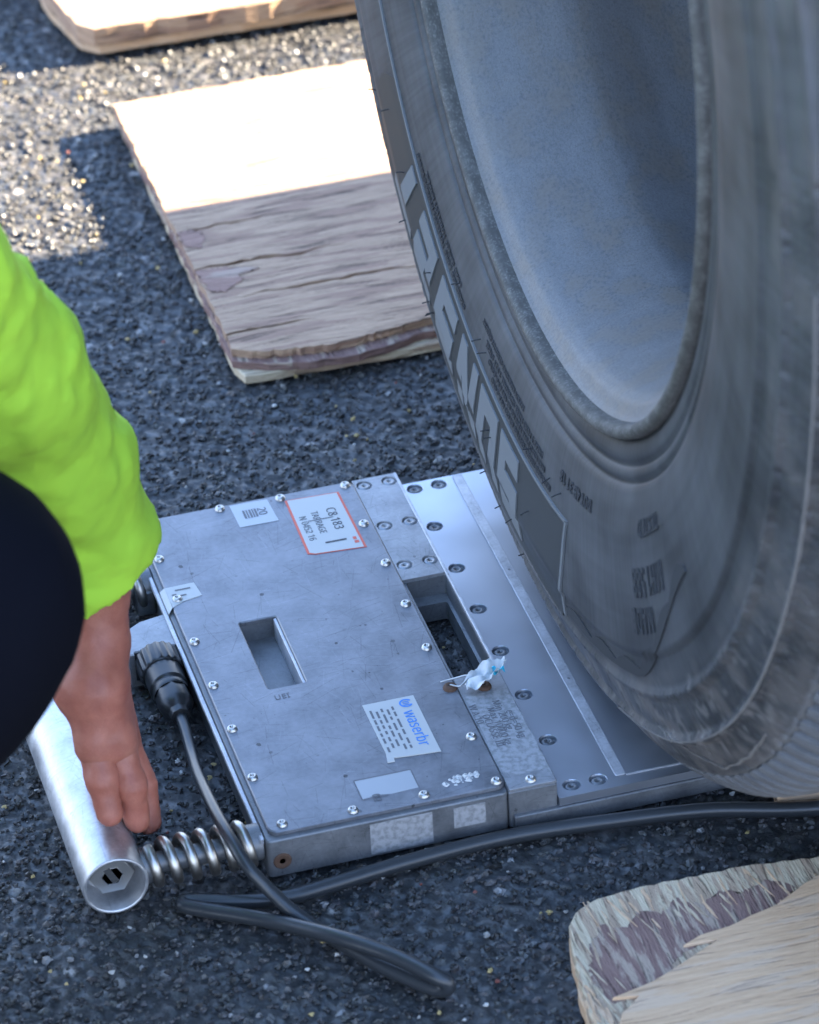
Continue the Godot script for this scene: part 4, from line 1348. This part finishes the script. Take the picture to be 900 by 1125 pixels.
	ring_text(w, "MH1 588", 0.3640, 0.0170, deg_to_rad(42.5), 0.70, M.mark_rubber, "small_type")
	ring_text(w, "MADE", 0.3870, 0.0150, deg_to_rad(37.5), 0.78, M.mark_rubber, "small_type")
	# scalloped ridge that closes the panel
	mb = MB.new()
	side_patch(mb, func(u: float, v: float) -> Vector2:
		var th := lerpf(9.0, 50.0, u)
		var base := lerpf(0.4310, 0.3860, smoothstep(0.45, 1.0, u))
		var r0 := base - 0.0015 - 0.0060 * absf(sin(u * PI * 6.0))
		return Vector2(lerpf(r0, base + 0.0025, v), deg_to_rad(th)), 240, 3, 0.0009, 0.002)
	put(mb, "scalloped_ridge", M.mark_rubber, w)
	# moulding hairs
	for k in 22:
		var th := deg_to_rad(rng.randf_range(-52.0, 12.0))
		var r: float = [0.355, 0.397, 0.433, 0.447][k % 4]
		var p := on_tyre(r, th, -0.001)
		mb = MB.new()
		var dir := Vector3(-1, rng.randf_range(-0.25, 0.25), rng.randf_range(-0.5, 0.3)).normalized()
		tube(mb, PackedVector3Array([p, p + dir * 0.004, p + dir * 0.007 + Vector3(0, -0.0006, 0)]), 0.00045, 5)
		put(mb, "moulding_hair", M.mark_rubber, w)

	# inner twin wheel, axle, frame, body: outside the frame, they shade the place
	mb = MB.new()
	lathe(mb, prof, AXLE + Vector3(0.335, 0.0, 0.0), Vector3.RIGHT, 96, 1.0)
	for k in mb.V.size(): mb.V[k].y = maxf(mb.V[k].y, 0.0187)
	put(mb, "twin_tyre", M.clean_rubber, t)
	mb = MB.new()
	lathe(mb, hard([Vector2(0.0, 0.275), Vector2(0.205, 0.275), Vector2(0.205, 0.60), Vector2(0.10, 0.605), Vector2(0.10, 1.85), Vector2(0.0, 1.85)]), AXLE, Vector3.RIGHT, 40, -1.0)
	put(mb, "axle", M.chassis, t)
	mb = MB.new()
	block(mb, 0.72, -0.612, 1.75, 0.95, 0.02, 0.27, 1.14, 0.005)
	put(mb, "chassis", M.chassis, t)
	mb = MB.new()
	block(mb, 0.06, -0.612, 2.45, 0.95, 0.02, 1.16, 2.2, 0.005)
	put(mb, "cargo_body", M.truck_paint, t)

# ------------------------------------------------------------------ person
func nets(mb: MB, bones: Array, cell: float, k: float, wob: FastNoiseLite = null, amp := 0.0, cut := []) -> void:
	var lo := Vector3(1e9, 1e9, 1e9)
	var hi := -lo
	for b in bones:
		for e in 2:
			var r: Vector3 = Vector3.ONE * (b[2 + e] + k * 2.0 + cell * 2.5 + amp)
			lo = lo.min(b[e] - r)
			hi = hi.max(b[e] + r)
	var nx := int((hi.x - lo.x) / cell) + 2
	var ny := int((hi.y - lo.y) / cell) + 2
	var nz := int((hi.z - lo.z) / cell) + 2
	var F := PackedFloat32Array()
	F.resize(nx * ny * nz)
	var sx := 1
	var sy := nx
	var sz := nx * ny
	for b in bones:
		var a: Vector3 = b[0]
		var ab: Vector3 = b[1] - a
		var l2 := maxf(ab.length_squared(), 1e-9)
		var ra: float = b[2]
		var rb: float = b[3]
		var pad := maxf(ra, rb) + k * 2.5 + cell * 2.5 + amp
		var i0 := ((a.min(b[1]) - Vector3.ONE * pad - lo) / cell).floor()
		var i1 := ((a.max(b[1]) + Vector3.ONE * pad - lo) / cell).ceil()
		for z in range(maxi(int(i0.z), 0), mini(int(i1.z) + 1, nz)):
			for y in range(maxi(int(i0.y), 0), mini(int(i1.y) + 1, ny)):
				for x in range(maxi(int(i0.x), 0), mini(int(i1.x) + 1, nx)):
					var q := lo + Vector3(x, y, z) * cell - a
					var h := clampf(q.dot(ab) / l2, 0.0, 1.0)
					var dd := (q - ab * h).length() - lerpf(ra, rb, h)
					if dd < pad:
						F[x + y * sy + z * sz] += exp(clampf(-dd / k, -40.0, 40.0))
	for z in nz:
		for y in ny:
			for x in nx:
				var i := x + y * sy + z * sz
				var f := 1.0 if F[i] <= 0.0 else -k * log(F[i])
				if absf(f) < 0.06 and (wob or cut.size()):
					var q := lo + Vector3(x, y, z) * cell
					if wob: f += amp * wob.get_noise_3dv(q)
					if cut.size(): f = maxf(f, (q - cut[0]).dot(cut[1]))
				F[i] = f
	var idx := PackedInt32Array()
	idx.resize(nx * ny * nz)
	idx.fill(-1)
	var offs := [0, sx, sy, sx + sy, sz, sx + sz, sy + sz, sx + sy + sz]
	var edges := [[0, 1], [2, 3], [4, 5], [6, 7], [0, 2], [1, 3], [4, 6], [5, 7], [0, 4], [1, 5], [2, 6], [3, 7]]
	var base := mb.V.size()
	for z in nz - 1:
		for y in ny - 1:
			var row := y * sy + z * sz
			for x in nx - 1:
				var i := x + row
				var neg := 0
				for o in offs:
					if F[i + o] < 0.0: neg += 1
				if neg == 0 or neg == 8: continue
				var s := Vector3.ZERO
				var c := 0
				for e in edges:
					var fa := F[i + offs[e[0]]]
					var fb := F[i + offs[e[1]]]
					if (fa < 0.0) != (fb < 0.0):
						var t := fa / (fa - fb)
						s += Vector3(e[0] & 1, (e[0] >> 1) & 1, e[0] >> 2).lerp(Vector3(e[1] & 1, (e[1] >> 1) & 1, e[1] >> 2), t)
						c += 1
				idx[i] = mb.V.size()
				mb.vert(lo + (Vector3(x, y, z) + s / c) * cell, Vector3.ZERO)
	for z in range(1, nz - 1):
		for y in range(1, ny - 1):
			for x in range(1, nx - 1):
				var i := x + y * sy + z * sz
				if idx[i] < 0 and F[i] * F[i + sx] >= 0 and F[i] * F[i + sy] >= 0 and F[i] * F[i + sz] >= 0: continue
				for ax in 3:
					var d: int = [sx, sy, sz][ax]
					if (F[i] < 0.0) == (F[i + d] < 0.0): continue
					var u: int = [sy, sz, sx][ax]
					var v: int = [sz, sx, sy][ax]
					var q := [idx[i], idx[i - u], idx[i - u - v], idx[i - v]]
					if q.min() < 0: continue
					if F[i] < 0.0: mb.I.append_array([q[0], q[2], q[1], q[0], q[3], q[2]])
					else: mb.I.append_array([q[0], q[1], q[2], q[0], q[2], q[3]])
					var n := (mb.V[q[1]] - mb.V[q[0]]).cross(mb.V[q[2]] - mb.V[q[0]])
					if F[i] >= 0.0: n = -n
					for e in q: mb.N[e] += n
	for i in range(base, mb.V.size()):
		mb.N[i] = mb.N[i].normalized()

func build_person() -> void:
	var t := thing("person", "crouching person in lime hi-vis jacket and navy trousers, one bare hand on the scale's handle", "person")
	var V := func(x: float, y: float, z: float) -> Vector3: return Vector3(x, y, z)
	# skin: arm, hand with five fingers, neck and head
	var sh := Vector3(-0.455, 0.655, 0.285)
	var wr := Vector3(-0.3020, 0.118, 0.0830)
	var mb := MB.new()
	nets(mb, [[sh, V.call(-0.397, 0.470, 0.185), 0.036, 0.030], [V.call(-0.397, 0.470, 0.185), V.call(-0.346, 0.370, 0.127), 0.030, 0.026], [V.call(-0.346, 0.370, 0.127), V.call(-0.3085, 0.265, 0.074), 0.026, 0.021], [V.call(-0.3085, 0.265, 0.074), V.call(-0.2890, 0.215, 0.0590), 0.019, 0.0140], [V.call(-0.60, 0.36, 0.32), V.call(-0.57, 0.66, 0.16), 0.09, 0.10], [V.call(-0.57, 0.66, 0.16), V.call(-0.53, 0.80, 0.12), 0.06, 0.05], [V.call(-0.57, 0.66, 0.16), sh, 0.05, 0.045], [V.call(-0.57, 0.66, 0.16), V.call(-0.68, 0.66, 0.0), 0.05, 0.045], [V.call(-0.68, 0.66, 0.0), V.call(-0.60, 0.43, -0.10), 0.045, 0.038], [V.call(-0.60, 0.43, -0.10), V.call(-0.50, 0.43, 0.10), 0.036, 0.024]], 0.012, 0.008)
	# head
	var hc := Vector3(-0.50, 0.87, 0.10)
	var fw := Vector3(0.62, -0.5, -0.60).normalized()
	var hu := (Vector3.UP - fw * fw.y).normalized()
	var hr := fw.cross(hu)
	nets(mb, [[hc + hu * 0.03 - fw * 0.02, hc + hu * 0.03 + fw * 0.01, 0.080, 0.078], [hc + fw * 0.03 - hu * 0.02, hc + fw * 0.045 - hu * 0.07, 0.062, 0.040], [hc + fw * 0.085 + hu * 0.012, hc + fw * 0.102 - hu * 0.022, 0.008, 0.013], [hc + fw * 0.075 - hu * 0.052 - hr * 0.015, hc + fw * 0.075 - hu * 0.052 + hr * 0.015, 0.010, 0.010], [hc + hr * 0.080 + hu * 0.012, hc + hr * 0.082 - hu * 0.022, 0.013, 0.009], [hc - hr * 0.080 + hu * 0.012, hc - hr * 0.082 - hu * 0.022, 0.013, 0.009], [hc - hu * 0.06, V.call(-0.545, 0.74, 0.14), 0.05, 0.055]], 0.006, 0.006)
	# hand: wrist, palm, fingers laid along the bar
	var F := {
		"wrist": [[V.call(-0.2890, 0.235, 0.0610), V.call(-0.2905, 0.165, 0.0560), 0.0200, 0.0182], [V.call(-0.2905, 0.165, 0.0560), V.call(-0.2945, 0.135, 0.0650), 0.0178, 0.0176], [V.call(-0.2945, 0.135, 0.0650), wr, 0.0174, 0.0180], [V.call(-0.2985, 0.138, 0.0590), V.call(-0.3110, 0.112, 0.0770), 0.0130, 0.0140]],
		"palm": [[wr, V.call(-0.3070, 0.0850, 0.0950), 0.0178, 0.0108], [V.call(-0.3000, 0.112, 0.0800), V.call(-0.2940, 0.0800, 0.0930), 0.0168, 0.0106], [V.call(-0.2960, 0.110, 0.0730), V.call(-0.2870, 0.0700, 0.0800), 0.0150, 0.0100], [V.call(-0.2960, 0.106, 0.0660), V.call(-0.2850, 0.0640, 0.0660), 0.0130, 0.0100]],
		"a": [[V.call(-0.3060, 0.1000, 0.0900), V.call(-0.3070, 0.0850, 0.0965), 0.0108, 0.0106], [V.call(-0.3070, 0.0850, 0.0960), V.call(-0.3068, 0.0690, 0.1070), 0.0105, 0.0092], [V.call(-0.3068, 0.0690, 0.1070), V.call(-0.3058, 0.0500, 0.1160), 0.0090, 0.0080], [V.call(-0.3068, 0.0700, 0.1072), V.call(-0.3068, 0.0690, 0.1080), 0.0097, 0.0095]],
		"b": [[V.call(-0.2955, 0.0960, 0.0880), V.call(-0.2935, 0.0800, 0.0960), 0.0106, 0.0103], [V.call(-0.2935, 0.0800, 0.0955), V.call(-0.2905, 0.0610, 0.1075), 0.0102, 0.0091], [V.call(-0.2905, 0.0610, 0.1075), V.call(-0.2890, 0.0370, 0.1105), 0.0089, 0.0079], [V.call(-0.2905, 0.0620, 0.1077), V.call(-0.2905, 0.0606, 0.1085), 0.0096, 0.0094]],
		"c": [[V.call(-0.2870, 0.0700, 0.0800), V.call(-0.2810, 0.0460, 0.0900), 0.0098, 0.0090], [V.call(-0.2810, 0.0460, 0.0900), V.call(-0.2800, 0.0240, 0.0980), 0.0088, 0.0076]],
		"d": [[V.call(-0.2850, 0.0640, 0.0660), V.call(-0.2805, 0.0430, 0.0720), 0.0088, 0.0080], [V.call(-0.2805, 0.0430, 0.0720), V.call(-0.2820, 0.0230, 0.0770), 0.0078, 0.0068]],
		"thumb": [[V.call(-0.3020, 0.105, 0.0690), V.call(-0.2990, 0.0760, 0.0620), 0.0135, 0.0110], [V.call(-0.2990, 0.0760, 0.0620), V.call(-0.3010, 0.0560, 0.0700), 0.0105, 0.0095], [V.call(-0.3010, 0.0560, 0.0700), V.call(-0.3020, 0.0480, 0.0850), 0.0090, 0.0075]],
	}
	# knuckles and tendons on the back of the hand
	F.palm += [[V.call(-0.3068, 0.0890, 0.0975), V.call(-0.3070, 0.0850, 0.0985), 0.0103, 0.0100], [V.call(-0.2940, 0.0850, 0.0955), V.call(-0.2936, 0.0810, 0.0960), 0.0100, 0.0098], [V.call(-0.3030, 0.118, 0.0965), V.call(-0.3066, 0.0890, 0.1000), 0.0046, 0.0050], [V.call(-0.2960, 0.116, 0.0935), V.call(-0.2938, 0.0850, 0.0985), 0.0044, 0.0048]]
	var pores := noise(FastNoiseLite.TYPE_SIMPLEX, 120.0, 111, 3)
	nets(mb, F.wrist + F.palm + F.thumb, 0.0025, 0.0028, pores, 0.0007)
	for f in ["a", "b", "c", "d"]: nets(mb, F[f], 0.0020, 0.0010, pores, 0.0006)
	put(mb, "body", M.skin, t)
	mb = MB.new()
	nets(mb, [[hc + hu * 0.045 - fw * 0.03, hc + hu * 0.050 + fw * 0.0, 0.083, 0.078], [hc - fw * 0.045 + hu * 0.02, hc - fw * 0.05 - hu * 0.03, 0.06, 0.05]], 0.008, 0.006)
	put(mb, "hair", M.hair, t)
	# jacket: body coarse, the near sleeve fine with creases
	mb = MB.new()
	nets(mb, [[V.call(-0.72, 0.33, 0.40), V.call(-0.60, 0.58, 0.20), 0.155, 0.145], [V.call(-0.60, 0.60, 0.19), V.call(-0.56, 0.68, 0.15), 0.14, 0.10], [V.call(-0.58, 0.63, 0.16), V.call(-0.475, 0.650, 0.285), 0.10, 0.066], [V.call(-0.58, 0.63, 0.16), V.call(-0.68, 0.65, 0.01), 0.10, 0.075], [V.call(-0.68, 0.65, 0.0), V.call(-0.60, 0.43, -0.10), 0.070, 0.058], [V.call(-0.60, 0.43, -0.10), V.call(-0.53, 0.43, 0.05), 0.056, 0.042]], 0.015, 0.02)
	var wob := noise(FastNoiseLite.TYPE_SIMPLEX, 11.0, 101, 2)
	wob.fractal_type = FastNoiseLite.FRACTAL_RIDGED
	wob.domain_warp_enabled = true
	wob.domain_warp_frequency = 5.0
	wob.domain_warp_amplitude = 0.05
	var cuff := Vector3(-0.2835, 0.1790, 0.0750)
	var dir := Vector3(0.53, -0.85, 0.0).normalized()
	nets(mb, [[V.call(-0.475, 0.650, 0.285), V.call(-0.397, 0.470, 0.185), 0.066, 0.056], [V.call(-0.397, 0.470, 0.185), V.call(-0.346, 0.370, 0.127), 0.054, 0.048], [V.call(-0.346, 0.370, 0.127), V.call(-0.3085, 0.265, 0.074), 0.047, 0.043], [V.call(-0.3085, 0.265, 0.074), V.call(-0.2905, 0.200, 0.056), 0.042, 0.0365], [V.call(-0.2905, 0.200, 0.056), V.call(-0.2895, 0.135, 0.062), 0.0355, 0.0300]], 0.0045, 0.006, wob, 0.0040, [cuff, dir])
	put(mb, "jacket", M.hi_vis, t)
	# trousers
	mb = MB.new()
	var kn := Vector3(-0.4210, 0.345, 0.3050)
	nets(mb, [[V.call(-0.80, 0.27, 0.44), V.call(-0.74, 0.27, 0.52), 0.13, 0.12], [V.call(-0.76, 0.26, 0.52), kn, 0.105, 0.074], [kn, V.call(-0.67, 0.12, 0.36), 0.066, 0.055], [V.call(-0.83, 0.26, 0.36), V.call(-0.56, 0.36, 0.13), 0.105, 0.074], [V.call(-0.56, 0.36, 0.13), V.call(-0.74, 0.10, 0.22), 0.072, 0.055]], 0.012, 0.016, noise(FastNoiseLite.TYPE_SIMPLEX, 9.0, 105, 3), 0.006)
	put(mb, "trousers", M.navy, t)
	for a in [V.call(-0.67, 0.055, 0.36), V.call(-0.74, 0.055, 0.22)]:
		mb = MB.new()
		var f := Vector3(0.85, 0, -0.5)
		nets(mb, [[a + Vector3(0, 0.08, 0), a - f * 0.03, 0.052, 0.048], [a - f * 0.06 - Vector3(0, 0.010, 0), a + f * 0.15 - Vector3(0, 0.016, 0), 0.042, 0.038]], 0.01, 0.01)
		put(mb, "boot", M.boot, t)

func _ready() -> void:
	rng.seed = 20240
	setup_view()
	make_materials()
	print("materials ", Time.get_ticks_msec())
	build_ground()
	build_truck()
	print("truck ", Time.get_ticks_msec())
	build_scale()
	build_cable()
	build_boards()
	print("boards ", Time.get_ticks_msec())
	build_person()
	print("done ", Time.get_ticks_msec())
